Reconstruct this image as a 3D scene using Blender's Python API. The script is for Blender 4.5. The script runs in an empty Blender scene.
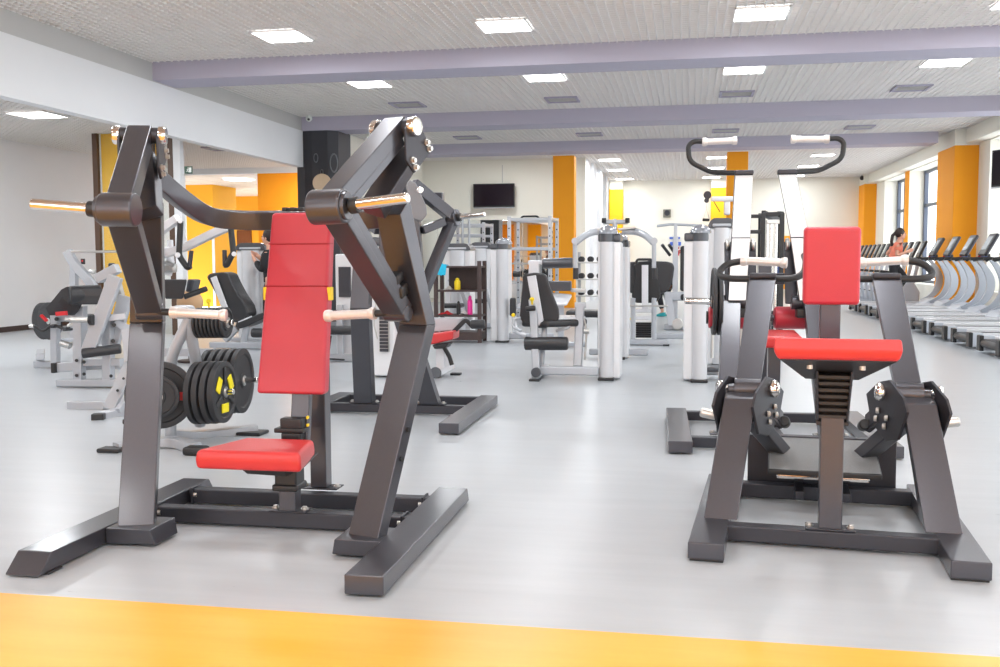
import bpy, bmesh, math, random
from mathutils import Vector, Matrix
random.seed(7)
S = 0.889            # design units to metres
H = 1.35             # eye height in design units
F = 998.82
YAW, PIT, ROLL = 0.184688, 0.0747311, -0.00406568
V = Vector
_cy, _sy, _cp, _sp, _cr, _sr = math.cos(YAW), math.sin(YAW), math.cos(PIT), math.sin(PIT), math.cos(ROLL), math.sin(ROLL)
FWD = V((-_sy*_cp, _cy*_cp, -_sp)); _r = V((_cy, _sy, 0)); _u = _r.cross(FWD)
RIGHT = _r*_cr + _u*_sr; UP = -_r*_sr + _u*_cr
def ray(x, y): return RIGHT*((x-500)/F) - UP*((y-333.5)/F) + FWD
def at(x, y, Y):
    d = ray(x, y); t = Y/d.y
    return V((d.x*t, Y, H+d.z*t))
def atz(x, y, z=0.0):
    d = ray(x, y); t = (z-H)/d.z
    return V((d.x*t, d.y*t, z))
COL = bpy.context.scene.collection

# ---------------------------------------------------------------- materials
MATS = {}
def mat(name, color, rough=.5, metal=0.0, noise=0.0, nscale=40, bump=0.0, bscale=200, coat=0.0, spec=.5, emit=None, estr=0, alpha=1, trans=0):
    m = bpy.data.materials.new(name); m.use_nodes = True
    nt = m.node_tree; b = nt.nodes['Principled BSDF']
    c = (*color, 1)
    b.inputs['Base Color'].default_value = c
    b.inputs['Roughness'].default_value = rough; b.inputs['Metallic'].default_value = metal
    b.inputs['Coat Weight'].default_value = coat; b.inputs['Coat Roughness'].default_value = .15
    b.inputs['Specular IOR Level'].default_value = spec
    b.inputs['Transmission Weight'].default_value = trans
    tc = nt.nodes.new('ShaderNodeTexCoord')
    if noise:
        n = nt.nodes.new('ShaderNodeTexNoise'); n.inputs['Scale'].default_value = nscale; n.inputs['Detail'].default_value = 5
        nt.links.new(tc.outputs['Object'], n.inputs['Vector'])
        r = nt.nodes.new('ShaderNodeMixRGB'); r.blend_type = 'MIX'
        r.inputs[1].default_value = tuple(max(0, v*(1-noise)) for v in color)+(1,)
        r.inputs[2].default_value = tuple(min(1, v*(1+noise)) for v in color)+(1,)
        nt.links.new(n.outputs['Fac'], r.inputs[0]); nt.links.new(r.outputs[0], b.inputs['Base Color'])
    if bump:
        n2 = nt.nodes.new('ShaderNodeTexNoise'); n2.inputs['Scale'].default_value = bscale; n2.inputs['Detail'].default_value = 3
        nt.links.new(tc.outputs['Object'], n2.inputs['Vector'])
        bp = nt.nodes.new('ShaderNodeBump'); bp.inputs['Strength'].default_value = bump; bp.inputs['Distance'].default_value = .01
        nt.links.new(n2.outputs['Fac'], bp.inputs['Height']); nt.links.new(bp.outputs[0], b.inputs['Normal'])
    if emit:
        b.inputs['Emission Color'].default_value = (*emit, 1); b.inputs['Emission Strength'].default_value = estr
    MATS[name] = m
    return m
def srgb(r, g, b):
    f = lambda v: (v/255/12.92) if v/255 <= .04045 else ((v/255+.055)/1.055)**2.4
    return (f(r), f(g), f(b))
GRAPH = mat('graphite_paint', srgb(76, 76, 83), .33, .55, .05, 90, .03, 500, coat=.5)
GRAPHD = mat('graphite_dark', srgb(64, 64, 70), .42, .5, .05, 90, .05, 500)
CHROME = mat('chrome', (.82, .80, .78), .12, 1.0, .03, 20)
STEEL = mat('brushed_steel', (.6, .59, .57), .3, 1.0, .05, 60)
WHGRIP = mat('worn_light_grip', srgb(226, 220, 218), .35, .35, .06, 80)
RED = mat('red_vinyl', srgb(192, 52, 68), .4, 0, .05, 6, .10, 350, coat=.1)
RED2 = mat('red_vinyl_seat', srgb(205, 52, 54), .36, 0, .05, 6, .10, 350, coat=.15)
BVINYL = mat('black_vinyl', srgb(44, 44, 47), .4, 0, .08, 10, .1, 350, coat=.1)
BLACK = mat('black_plastic', srgb(36, 36, 38), .42, 0, .05, 60)
BROWNBLK = mat('black_rubber_bellows', srgb(44, 39, 38), .5, 0, .05, 60)
RUBBER = mat('plate_rubber', srgb(45, 45, 48), .52, 0, .08, 60, .08, 300)
SILVER = mat('silver_paint', srgb(184, 187, 193), .3, .25, .03, 60, coat=.3)
SILVERL = mat('light_silver_paint', srgb(222, 222, 226), .32, .15, .03, 60, coat=.3)
COVER = mat('white_shroud', srgb(226, 226, 228), .35, .1, .02, 30)
ALU = mat('aluminium_column', srgb(205, 205, 208), .42, .2, .03, 30)
DGREY = mat('dark_grey_cap', srgb(70, 72, 78), .3, .1, .05, 40, coat=.3)
SMOKE = mat('clear_dome', srgb(150, 153, 160), .12, .2, .05, 12, coat=.6)
YELLOW = mat('yellow_plastic', srgb(250, 215, 30), .4, 0, .03, 50)
REDP = mat('red_plastic', srgb(210, 40, 45), .4, 0, .03, 50)
PINK = mat('pink_plastic', srgb(250, 60, 160), .35, 0, .03, 50)
CYAN = mat('cyan_towel', srgb(40, 180, 215), .9, 0, .15, 30, .5, 120)
WENGE = mat('wenge_wood', srgb(72, 56, 54), .5, 0, .2, 14, .05, 90)
BROWNFR = mat('brown_frame', srgb(84, 62, 48), .45, .1, .08, 20)
GRIT = mat('grit_tread', srgb(138, 139, 140), .85, 0, .35, 420, .5, 500)
SCREEN = mat('dark_screen', srgb(28, 18, 28), .15, 0, .02, 10)
CABLE = mat('black_cable', srgb(20, 20, 22), .5, 0, .02, 10)
BLUEG = mat('blue_plastic', srgb(60, 90, 150), .4, 0, .03, 40)
TREADW = mat('treadmill_white', srgb(190, 195, 204), .32, .1, .03, 30, coat=.2)
TREADS = mat('treadmill_silver', srgb(176, 181, 190), .3, .35, .03, 30, coat=.2)
BELT = mat('running_belt', srgb(50, 50, 54), .7, 0, .1, 300)
BOLT = mat('bolt_steel', srgb(205, 202, 198), .35, .8, .05, 30)
BEIGE = mat('beige_dish', srgb(205, 180, 150), .6, 0, .06, 30)
SKIN = mat('skin', srgb(214, 160, 135), .55, 0, .05, 20)
HAIR = mat('dark_hair', srgb(42, 26, 22), .5, 0, .2, 60)
SALMON = mat('salmon_shirt', srgb(240, 138, 112), .8, 0, .06, 20)
BCLOTH = mat('black_cloth', srgb(30, 29, 33), .8, 0, .1, 30)
TEAL = mat('teal_shoe', srgb(40, 160, 165), .6, 0, .05, 30)
GREENP = mat('exit_green', srgb(10, 70, 50), .4, 0, .03, 20)
WHITEP = mat('white_print', srgb(235, 240, 235), .5, 0, .02, 20)

# ---------------------------------------------------------------- mesh builder
def frame(d, up=(0, 0, 1)):
    d = V(d).normalized(); up = V(up)
    if abs(d.dot(up.normalized())) > .995: up = V((0, 1, 0)) if abs(d.y) < .9 else V((1, 0, 0))
    s = d.cross(up).normalized(); u = s.cross(d).normalized()
    return d, s, u
def arcpath(pts, rad, n=5):
    pts = [V(p) for p in pts]; out = [pts[0]]
    for i in range(1, len(pts)-1):
        a, b, c = pts[i-1], pts[i], pts[i+1]
        u, w = (a-b), (c-b); r = min(rad, u.length*.48, w.length*.48)
        p0 = b+u.normalized()*r; p1 = b+w.normalized()*r
        for k in range(n+1):
            t = k/n
            out.append(p0*(1-t)**2+b*2*t*(1-t)+p1*t*t)
    out.append(pts[-1]); return out
class M:
    def __init__(s, o=(0, 0, 0)): s.bm = bmesh.new(); s.o = V(o); s.done = []
    def cut(s):
        """what was added so far becomes an object of its own"""
        if s.bm.verts: s.done.append(s.bm); s.bm = bmesh.new()
        return s
    def _add(s, b, bev=0, seg=2, mtx=None):
        if bev:
            bmesh.ops.bevel(b, geom=list(b.edges), offset=bev, segments=seg, profile=.5, affect='EDGES', clamp_overlap=True)
        if mtx is not None: b.transform(mtx)
        b.normal_update()
        me = bpy.data.meshes.new('t'); b.to_mesh(me); b.free(); s.bm.from_mesh(me); bpy.data.meshes.remove(me)
        return s
    def box(s, c, sz, rot=None, bev=.006, seg=2):
        b = bmesh.new(); bmesh.ops.create_cube(b, size=1); bmesh.ops.scale(b, vec=V(sz), verts=b.verts)
        m = Matrix.Translation(V(c)-s.o)
        if rot is not None: m = m @ (rot.to_4x4() if isinstance(rot, Matrix) else Matrix.Rotation(rot, 4, 'Z'))
        return s._add(b, min(bev, min(sz)*.45), seg, m)
    def box2(s, a, b_, bev=.006, seg=2):
        a, b_ = V(a), V(b_)
        return s.box((a+b_)/2, [abs(v) for v in (b_-a)], None, bev, seg)
    def beam(s, p0, p1, w, h, up=(0, 0, 1), w1=None, h1=None, bev=.008, seg=2):
        """box from p0 to p1: w across (dir x up), h along up"""
        p0, p1 = V(p0)-s.o, V(p1)-s.o; d, sd, u = frame(p1-p0, up)
        w1 = w if w1 is None else w1; h1 = h if h1 is None else h1
        b = bmesh.new(); vs = []
        for p, ww, hh in ((p0, w, h), (p1, w1, h1)):
            for a, c in ((-1, -1), (1, -1), (1, 1), (-1, 1)): vs.append(b.verts.new(p+sd*a*ww/2+u*c*hh/2))
        for f in ((3, 2, 1, 0), (4, 5, 6, 7), (0, 1, 5, 4), (1, 2, 6, 5), (2, 3, 7, 6), (3, 0, 4, 7)): b.faces.new([vs[i] for i in f])
        return s._add(b, min(bev, min(w, h, w1, h1)*.4), seg)
    def loft(s, secs, bev=0, seg=2, cap=True):
        """secs: list of rings (lists of points, same count)"""
        b = bmesh.new(); R = [[b.verts.new(V(p)-s.o) for p in r] for r in secs]; n = len(R[0])
        for i in range(len(R)-1):
            for k in range(n): b.faces.new((R[i][k], R[i][(k+1) % n], R[i+1][(k+1) % n], R[i+1][k]))
        if cap: b.faces.new(R[0][::-1]); b.faces.new(R[-1])
        bmesh.ops.recalc_face_normals(b, faces=b.faces)
        return s._add(b, bev, seg)
    def sweep(s, pts, prof, up=(0, 0, 1), fixed=False, bev=0):
        """sweep 2D profile (side, up) along pts"""
        pts = [V(p) for p in pts]; secs = []; pu = V(up)
        for i, p in enumerate(pts):
            t = (pts[min(i+1, len(pts)-1)]-pts[max(i-1, 0)])
            d, sd, u = frame(t, V(up) if fixed else pu); pu = u
            secs.append([p+sd*a+u*c for a, c in prof])
        return s.loft(secs, bev)
    def tube(s, pts, r, n=10, rad=0, up=(0, 0, 1), cap=True):
        if rad: pts = arcpath(pts, rad)
        prof = [(r*math.cos(2*math.pi*k/n), r*math.sin(2*math.pi*k/n)) for k in range(n)]
        pts = [V(p) for p in pts]; d0 = (pts[1]-pts[0]).normalized(); u0 = V(up)
        if abs(d0.dot(u0)) > .9: u0 = V((1, 0, 0)) if abs(d0.x) < .9 else V((0, 1, 0))
        return s.sweep(pts, prof, u0)
    def rtube(s, pts, w, h, rad=0, up=(0, 0, 1), fixed=True, bev=.006):
        if rad: pts = arcpath(pts, rad, 6)
        b = bev; a, c = w/2, h/2
        prof = [(-a+b, -c), (a-b, -c), (a, -c+b), (a, c-b), (a-b, c), (-a+b, c), (-a, c-b), (-a, -c+b)]
        return s.sweep(pts, prof, up, fixed)
    def cyl(s, p0, p1, r, r2=None, n=20, bev=0):
        p0, p1 = V(p0), V(p1); d, sd, u = frame(p1-p0); r2 = r if r2 is None else r2
        L = (p1-p0).length
        if bev: prof = [(0, r-bev), (bev*.3, r-bev*.3), (bev, r), (L-bev, r2), (L-bev*.3, r2-bev*.3), (L, r2-bev)]
        else: prof = [(0, r), (L, r2)]
        return s.loft([[p0+d*t+sd*q*math.cos(2*math.pi*k/n)+u*q*math.sin(2*math.pi*k/n) for k in range(n)] for t, q in prof])
    def lathe(s, p0, axis, prof, n=28):
        """prof: (t along axis, radius)"""
        p0 = V(p0); d, sd, u = frame(axis)
        return s.loft([[p0+d*t+sd*max(q, 1e-4)*math.cos(2*math.pi*k/n)+u*max(q, 1e-4)*math.sin(2*math.pi*k/n) for k in range(n)] for t, q in prof])
    def prism(s, poly, vec, bev=.004, seg=2):
        b = bmesh.new(); vec = V(vec); A = [b.verts.new(V(p)-s.o) for p in poly]; B = [b.verts.new(V(p)+vec-s.o) for p in poly]; n = len(A)
        b.faces.new(A[::-1]); b.faces.new(B)
        for k in range(n): b.faces.new((A[k], A[(k+1) % n], B[(k+1) % n], B[k]))
        bmesh.ops.recalc_face_normals(b, faces=b.faces)
        return s._add(b, bev, seg)
    def ball(s, c, r, sc=(1, 1, 1), n=16, rot=None):
        b = bmesh.new(); bmesh.ops.create_uvsphere(b, u_segments=n, v_segments=max(6, n//2), radius=r); bmesh.ops.scale(b, vec=V(sc), verts=b.verts)
        m = Matrix.Translation(V(c)-s.o)
        if rot is not None: m = m @ rot.to_4x4()
        return s._add(b, 0, 0, m)
    def quad(s, pts):
        b = bmesh.new(); b.faces.new([b.verts.new(V(p)-s.o) for p in pts]); return s._add(b)
    def build(s, name, m, parent=None, label=None, sharp=50, mtx=None):
        s.cut(); first = None
        for bm in s.done:
            if mtx is not None: bm.transform(mtx)
            bmesh.ops.scale(bm, vec=(S, S, S), verts=bm.verts)
            me = bpy.data.meshes.new(name); bm.to_mesh(me); bm.free()
            me.polygons.foreach_set('use_smooth', [True]*len(me.polygons))
            me.set_sharp_from_angle(angle=math.radians(sharp))
            me.materials.append(m if not isinstance(m, str) else MATS[m])
            o = bpy.data.objects.new(name, me); COL.objects.link(o)
            wn = o.modifiers.new('wn', 'WEIGHTED_NORMAL'); wn.keep_sharp = True; wn.weight = 80
            if parent is not None: o.parent = parent
            if label: o['label'] = label
            first = first or o
        return first
def tag(o, label=None, cat=None, group=None, kind=None):
    if label: o['label'] = label
    if cat: o['category'] = cat
    if group: o['group'] = group
    if kind: o['kind'] = kind
    return o
def thing(name, label, cat, loc=(0, 0, 0), rz=0, group=None):
    o = bpy.data.objects.new(name, None); COL.objects.link(o); o.empty_display_size = .1
    o.location = V(loc)*S; o.rotation_euler = (0, 0, rz)
    return tag(o, label, cat, group)
def dup(o, loc=None, rz=None, label=None, group=None, parent=None):
    c = o.copy(); COL.objects.link(c)
    if parent is not None: c.parent = parent
    if loc is not None: c.location = V(loc)*S
    if rz is not None: c.rotation_euler = (0, 0, rz)
    if label: c['label'] = label
    if group: c['group'] = group
    for ch in list(o.children): dup(ch, parent=c)
    return c
def single(name, label, cat, m, mt, loc=(0, 0, 0), rz=0, group=None):
    o = m.build(name, mt); o.location = V(loc)*S; o.rotation_euler = (0, 0, rz)
    return tag(o, label, cat, group)
def struct(name, m, mt): return tag(m.build(name, mt), kind='structure')
def clear_glass(name, tint, refl=.06):
    m = bpy.data.materials.new(name); m.use_nodes = True; nt = m.node_tree; nt.nodes.clear()
    o = nt.nodes.new('ShaderNodeOutputMaterial'); t = nt.nodes.new('ShaderNodeBsdfTransparent'); t.inputs[0].default_value = (*tint, 1)
    g = nt.nodes.new('ShaderNodeBsdfGlossy'); g.inputs['Roughness'].default_value = .02; mx = nt.nodes.new('ShaderNodeMixShader')
    mx.inputs[0].default_value = refl
    nt.links.new(t.outputs[0], mx.inputs[1]); nt.links.new(g.outputs[0], mx.inputs[2]); nt.links.new(mx.outputs[0], o.inputs[0])
    MATS[name] = m; return m
LAMP_EMIT, LAMP_P, SKY, EXPO = 9, 20, 3.0, 0.40
# ---------------------------------------------------------------- room
ZC, ZB, XL, XR, YF, YN = 4.4, 4.13, -8.17, 6.85, 40.2, -4.0
ZL, XLL = 3.63, -12.7
def wallmat(name, c, **k): return mat(name, c, .75, 0, .015, 3, .02, 120, **k)
CREAM = wallmat('cream_wall', srgb(238, 236, 226))
WHITE = wallmat('white_wall', srgb(232, 233, 235))
GREYBAND = wallmat('grey_band', srgb(196, 195, 193))
LILAC = wallmat('lilac_beam', srgb(184, 180, 196))
ORANGE = wallmat('orange_paint', srgb(255, 166, 24))
OCHRE = wallmat('ochre_paint', srgb(255, 160, 20))
YELLOWP = wallmat('yellow_paint', srgb(255, 186, 22))
SLAT = mat('ceiling_slat', srgb(242, 240, 238), .6, 0, .02, 20)
VOID = mat('ceiling_void', srgb(172, 168, 166), .9, 0, .05, 3)
DARKCOL = mat('charcoal_column', srgb(52, 52, 58), .5, 0, .08, 6)
SKIRT = mat('dark_skirting', srgb(60, 45, 42), .5, 0, .05, 20)
TILE = None
def floor_mat(name, c1, c2, rough):
    m = bpy.data.materials.new(name); m.use_nodes = True; nt = m.node_tree; b = nt.nodes['Principled BSDF']
    tc = nt.nodes.new('ShaderNodeTexCoord'); mp = nt.nodes.new('ShaderNodeMapping'); mp.inputs['Scale'].default_value = (.5, 4, 1)
    n = nt.nodes.new('ShaderNodeTexNoise'); n.inputs['Scale'].default_value = 2.2; n.inputs['Detail'].default_value = 8; n.inputs['Roughness'].default_value = .65
    nt.links.new(tc.outputs['Object'], mp.inputs[0]); nt.links.new(mp.outputs[0], n.inputs['Vector'])
    r = nt.nodes.new('ShaderNodeValToRGB'); r.color_ramp.elements[0].color = (*c1, 1); r.color_ramp.elements[1].color = (*c2, 1)
    r.color_ramp.elements[0].position = .2; r.color_ramp.elements[1].position = .8
    nt.links.new(n.outputs['Fac'], r.inputs[0]); nt.links.new(r.outputs[0], b.inputs['Base Color'])
    r2 = nt.nodes.new('ShaderNodeMapRange'); r2.inputs['To Min'].default_value = rough-.03; r2.inputs['To Max'].default_value = rough+.05
    nt.links.new(n.outputs['Fac'], r2.inputs['Value']); nt.links.new(r2.outputs[0], b.inputs['Roughness'])
    bp = nt.nodes.new('ShaderNodeBump'); bp.inputs['Strength'].default_value = .012; bp.inputs['Distance'].default_value = .01
    nt.links.new(n.outputs['Fac'], bp.inputs['Height']); nt.links.new(bp.outputs[0], b.inputs['Normal'])
    b.inputs['Specular IOR Level'].default_value = .4
    return m
FLOORG = floor_mat('grey_linoleum', srgb(172, 176, 180), srgb(187, 190, 194), .28)
FLOORO = floor_mat('orange_linoleum', srgb(246, 168, 52), srgb(255, 186, 84), .32)
struct('floor', M().box2((-13.2, 3.54, -.2), (7.6, 41, 0), bev=0), FLOORG)
struct('floor_orange', M().box2((-13.2, YN-.3, -.2), (7.6, 3.54, 0), bev=0), FLOORO)
# ceiling: void + lattice
struct('ceiling', M().box2((XL-.2, YN-.3, ZC+.1), (7.6, YF+.5, ZC+.25), bev=0), VOID)
def lattice(x0, x1, y0, y1, z, p=.112, w=.021, h=.05):
    m = M(); n = int((x1-x0)/p)
    for i in range(n+1): m.box2((x0+i*p-w/2, y0, z), (x0+i*p+w/2, y1, z+h), bev=0)
    for j in range(int((y1-y0)/p)+1): m.box2((x0, y0+j*p-w/2, z), (x1, y0+j*p+w/2, z+h), bev=0)
    return m
struct('ceiling_lattice', lattice(XL, XR, 4, YF, ZC), SLAT)
struct('ceiling_annexe', M().box2((XLL-.2, YN-.3, ZL+.1), (XL-.05, 23.6, ZL+.2), bev=0), VOID)
struct('ceiling_annexe_lattice', lattice(XLL, XL-.05, 6, 23.5, ZL), SLAT)
# beams
for i, (y0, y1, zb) in enumerate(((14.49, 15.22, 4.13), (20.6, 21.37, 4.11), (26.18, 26.95, 4.13))):
    struct('beam_%d' % (i+1), M().box2((XL-.02, y0, zb), (XR if i != 2 else 6.0, y1, ZC+.1), bev=.004), LILAC)
# left bulkhead
struct('bulkhead_left', M().box2((XL-.16, YN, 4.1), (XL, 20.62, ZC+.2), bev=.003), GREYBAND)
struct('bulkhead_panel', M().box2((XL-.16, YN, 3.34), (XL+.012, 20.63, 4.11), bev=.004), WHITE)
# walls
struct('wall_left', M().box2((XLL-.2, YN, 0), (XLL, 24, ZL+.3), bev=0), WHITE)
struct('baseboard_left', M().box2((XLL, YN, 0), (XLL+.02, 21, .1), bev=.004), SKIRT)
bw = M().box2((-13, YN-.3, 0), (7.4, YN, .5), bev=0).box2((-13, YN-.3, 3.9), (7.4, YN, ZC+.3), bev=0)
for a, b in ((-13, -8.6), (-5.2, -4.2), (-.4, .6), (4.4, 7.4)): bw.box2((a, YN-.3, .5), (b, YN, 3.9), bev=0)  # gaps between are unseen window openings, added for frontal light
struct('wall_behind', bw, CREAM)
struct('trim_orange_for_mirror', M().box2((-12.9, YN, 0), (-11.2, YN+.06, 3.6), bev=0), ORANGE)  # unseen panel added to show orange in the mirror
struct('trim_yellow_for_mirror', M().box2((-10.3, YN, 0), (-9.4, YN+.06, 3.6), bev=0), YELLOWP)  # unseen panel added to show yellow in the mirror
struct('trim_added_back_mullions', M().box2((-8.6, YN-.2, 2.3), (4.4, YN-.14, 2.38), bev=0), WHITE)  # bar across the added unseen openings
for k, x in enumerate((-5.15, -.35)): struct('column_behind_%d' % k, M().box2((x, YN, 0), (x+.9, YN+.3, ZC), bev=.01), ORANGE)
YT = 30.6
tvw = M().box2((-13, YT, 2.55), (-3.06, YT+.25, ZC+.2), bev=0).box2((-13, YT+.02, 0), (-3.06, YT+.25, 2.55), bev=0).box2((-3.62, YT-.01, 0), (-3.06, YT+.2, 2.55), bev=0)
struct('wall_tv', tvw, CREAM)
MIRROR = mat('mirror', (.86, .88, .87), .02, 1.0, .01, 3)
mm = M()
for x in range(5): mm.box2((-3.64-1.35*(x+1)+.01, YT-.012, .12), (-3.64-1.35*x-.01, YT+.01, 2.55), bev=.004)
struct('mirror_wall', mm, MIRROR)
cw = M().box2((-3.26, YT, 0), (-3.06, YF, ZC+.2), bev=0)
for y in (32.3, 34.8, 37.4): cw.box2((-3.06, y, 0), (-2.95, y+.9, ZC+.1), bev=.01)
struct('wall_corridor', cw, WHITE)
struct('wall_far', M().box2((-3.3, YF, 0), (7.6, YF+.25, ZC+.2), bev=0), CREAM)
struct('wall_hall_left', M().box2((-8.37, 21.5, 0), (-8.17, 30.7, ZC+.2), bev=0), CREAM)
# right wall with deep window openings
WX = 7.35
rw = M(); wins = [(-3.2, 4.8), (6.0, 12.0), (13.0, 18.2), (19.3, 24.95), (27.6, 33.45), (34.04, 37.5)]  # the nearest opening is unseen, added for frontal light
ZS, ZT = .55, 4.03
ys = [YN]+[v for w in wins for v in w]+[YF+.2]
for a, b in zip(ys[0::2], ys[1::2]): rw.box2((XR, a, 0), (WX+.15, b, ZC+.2), bev=0)
for a, b in wins:
    rw.box2((XR, a-.01, 0), (WX+.15, b+.01, ZS), bev=0); rw.box2((XR, a-.01, ZT), (WX+.15, b+.01, ZC+.2), bev=0)
struct('wall_right', rw, CREAM)
struct('trim_right', M().box2((6.55, 5, 4.06), (XR+.01, YF, ZC+.1), bev=.01), CREAM)
FRAMEG = mat('window_frame_grey', srgb(84, 92, 108), .4, .3, .03, 30)
GLASS = None
for i, (a, b) in enumerate(wins):
    m = M()
    for y in [a+.07, b-.07]+[a+(b-a)*k/3 for k in (1, 2)]: m.box2((WX-.07, y-.075, ZS), (WX+.04, y+.075, ZT), bev=.006)
    for z in (ZS+.04, 2.95, ZT-.04): m.box2((WX-.05, a, z-.05), (WX+.035, b, z+.05), bev=.006)
    w = struct('window_%d' % (i+1), m, FRAMEG)
# columns
def column(n, x0, y0, x1, y1, z1, m=ORANGE, cap=CREAM):
    struct('column_%d' % n, M().box2((x0, y0, 0), (x1, y1, z1), bev=.012), m)
    if cap: struct('column_%d_cap' % n, M().box2((x0-.0, y0-.0, z1), (x1, y1, ZC), bev=.004), cap)
column(1, 6.3, 25.84, XR+.05, 27.5, 4.02)
struct('trim_pier', M().box2((6.83, 33.46, 0), (6.87, 34.03, 4.05), bev=.003), ORANGE)
column(3, 6.42, 39.0, XR+.05, 40.3, 4.05)
column(4, -3.6, 27.2, -3.02, 27.7, ZB, cap=None)
column(5, -3.02, 39.7, -2.5, 40.3, 4.05, YELLOWP)
column(6, 1.02, 27.2, 1.56, 27.7, ZB, cap=None)
column(7, .9, 39.7, 1.75, 40.3, 4.05, YELLOWP)
# charcoal column at the bulkhead's end, with ring graphics
struct('column_8', M().prism([(-8.3, 20.63, 0), (-8.14, 20.66, 0), (-7.95, 20.62, 0), (-7.6, 20.62, 0), (-7.42, 20.8, 0), (-7.42, 21.6, 0), (-8.3, 21.6, 0)], (0, 0, ZB), .004), DARKCOL)
def ring(c, rx, rz, w, d=.02, n=32):
    m = M(); R = []
    for s_, y in ((1, 0), (1-w, 0), (1-w, d), (1, d)):
        R.append([V(c)+V((rx*s_*math.cos(2*math.pi*k/n), -y, rz*s_*math.sin(2*math.pi*k/n))) for k in range(n)])
    b = bmesh.new(); Q = [[b.verts.new(p) for p in r] for r in R]
    for i in range(4):
        for k in range(n): b.faces.new((Q[i][k], Q[i][(k+1) % n], Q[(i+1) % 4][(k+1) % n], Q[(i+1) % 4][k]))
    bmesh.ops.recalc_face_normals(b, faces=b.faces)
    return m._add(b)
GREYR = mat('grey_ring', srgb(108, 112, 116), .4, .2, .1, 20)
for (px, py, rx, rz) in ((334, 163, .09, .21), (316, 158, .05, .1), (322, 172, .03, .06)):
    c = at(px, py, 20.6)
    tag(ring(c, rx, rz, .18).build('wall_ring', GREYR), {334: 'large grey oval ring on the charcoal column', 316: 'small grey oval ring high on the charcoal column', 322: 'tiny grey oval ring low on the charcoal column'}[px], 'wall decoration')
c = at(322, 183, 20.5)
tag(M().lathe(c, (.35, -1, 0), [(-.06, .02), (-.05, .16), (-.01, .2), (0, .19), (-.03, .13), (-.045, .02)]).build('wall_dish', BEIGE), 'round beige dish on the charcoal column', 'wall decoration')
# annexe beyond the bulkhead: glazed screen, doorway, orange corridor
YG = 16.6
struct('column_9', M().box2((-10.45, YG+.05, 0), (-9.6, YG+.5, ZL), bev=.01), YELLOWP)
fr = M()
for x in (-10.52, -9.42, -9.05): fr.box2((x-.05, YG-.04, 0), (x+.05, YG+.04, ZL), bev=.006)
struct('trim_glass_screen', fr, BROWNFR)
PANE = clear_glass('screen_glass', (.95, .98, .97))
struct('window_screen_pane', M().box2((-10.5, YG-.008, .02), (-9.05, YG+.008, ZL), bev=0), PANE)
struct('trim_door_jamb', M().box2((-9.0, YG-.03, 0), (-8.86, YG+.1, ZL), bev=.005), WHITE)
struct('wall_ochre', M().box2((-10.55, 23.6, 0), (-8.25, 23.85, 4.3), bev=.004), OCHRE)
ORANGEL = wallmat('light_orange', srgb(255, 184, 48))  # paler orange for the corridor block and back wall
struct('wall_annexe_side', M().box2((-15.6, 23.6, 0), (-15.4, 32.3, 3.6), bev=0).box2((-15.6, 23.6, 0), (-12.75, 23.8, 3.6), bev=0), WHITE)
struct('wall_orange_block', M().box2((-15.4, 26.8, 0), (-13.35, 28.3, 3.5), bev=.004), ORANGEL)
struct('wall_orange_back', M().box2((-17, 32, 0), (-10.3, 32.2, 3.6), bev=0), ORANGEL)
struct('wall_annexe_inner', M().box2((-10.6, 23.8, 0), (-10.4, 32.3, 3.6), bev=0), WHITE)
struct('wall_annexe_header', M().box2((-15.6, 23.5, 3.49), (-8.2, 23.7, 4.5), bev=0), WHITE)
def tile_mat():
    m = bpy.data.materials.new('ceiling_tiles'); m.use_nodes = True; nt = m.node_tree; b = nt.nodes['Principled BSDF']
    tc = nt.nodes.new('ShaderNodeTexCoord'); br = nt.nodes.new('ShaderNodeTexBrick'); br.offset = 0
    br.inputs['Scale'].default_value = 1; br.inputs['Brick Width'].default_value = .6; br.inputs['Row Height'].default_value = .6; br.inputs['Mortar Size'].default_value = .012
    br.inputs['Color1'].default_value = (*srgb(240, 230, 220), 1); br.inputs['Color2'].default_value = (*srgb(236, 226, 214), 1); br.inputs['Mortar'].default_value = (*srgb(205, 190, 175), 1)
    nt.links.new(tc.outputs['Object'], br.inputs['Vector']); nt.links.new(br.outputs['Color'], b.inputs['Base Color']); b.inputs['Roughness'].default_value = .8
    return m
struct('ceiling_tiles', M().box2((-15.5, 23.62, 3.5), (-10.4, 32.3, 3.6), bev=0), tile_mat())
struct('baseboard_ochre', M().box2((-10.5, 23.56, 0), (-8.2, 23.6, .1), bev=.003), SKIRT)
ds = mat('door_brown', srgb(120, 70, 35), .5, 0, .15, 6)
struct('door_1', M().box2((-15.25, 31.92, 0), (-14.55, 32.02, 2.35), bev=.01), ds)
struct('trim_orange_joint', M().box2((-13.4, 26.77, 0), (-13.33, 26.81, 2.0), bev=.004), WHITE)

# ceiling lights
EMW = mat('light_diffuser', (1, 1, 1), .5, 0, emit=(.98, .99, 1), estr=LAMP_EMIT)
fixt = M().box((0, 0, .02), (.66, .66, .03), bev=.004)
def light_thing(x, y, z, label, on=True):
    t = thing('ceiling_light', label, 'ceiling light', (x, y, z), 0, 'recessed ceiling lights')
    fm = M()
    for a in (-1, 1):
        fm.box((a*.325, 0, .0), (.02, .67, .03), bev=.003); fm.box((0, a*.325, .0), (.67, .02, .03), bev=.003)
    fm.build('frame', SLAT, t)
    M().box((0, 0, .002), (.63, .63, .012), bev=.003).build('diffuser', EMW, t)
    return t
def lamp(x, y, z, P, size=.6):
    L = bpy.data.lights.new('panel_lamp', 'AREA'); L.shape = 'SQUARE'; L.size = size*S; L.energy = P; L.color = (.93, .97, 1)
    o = bpy.data.objects.new('panel_lamp', L); COL.objects.link(o); o.location = V((x, y, z-.03))*S; return o
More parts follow.
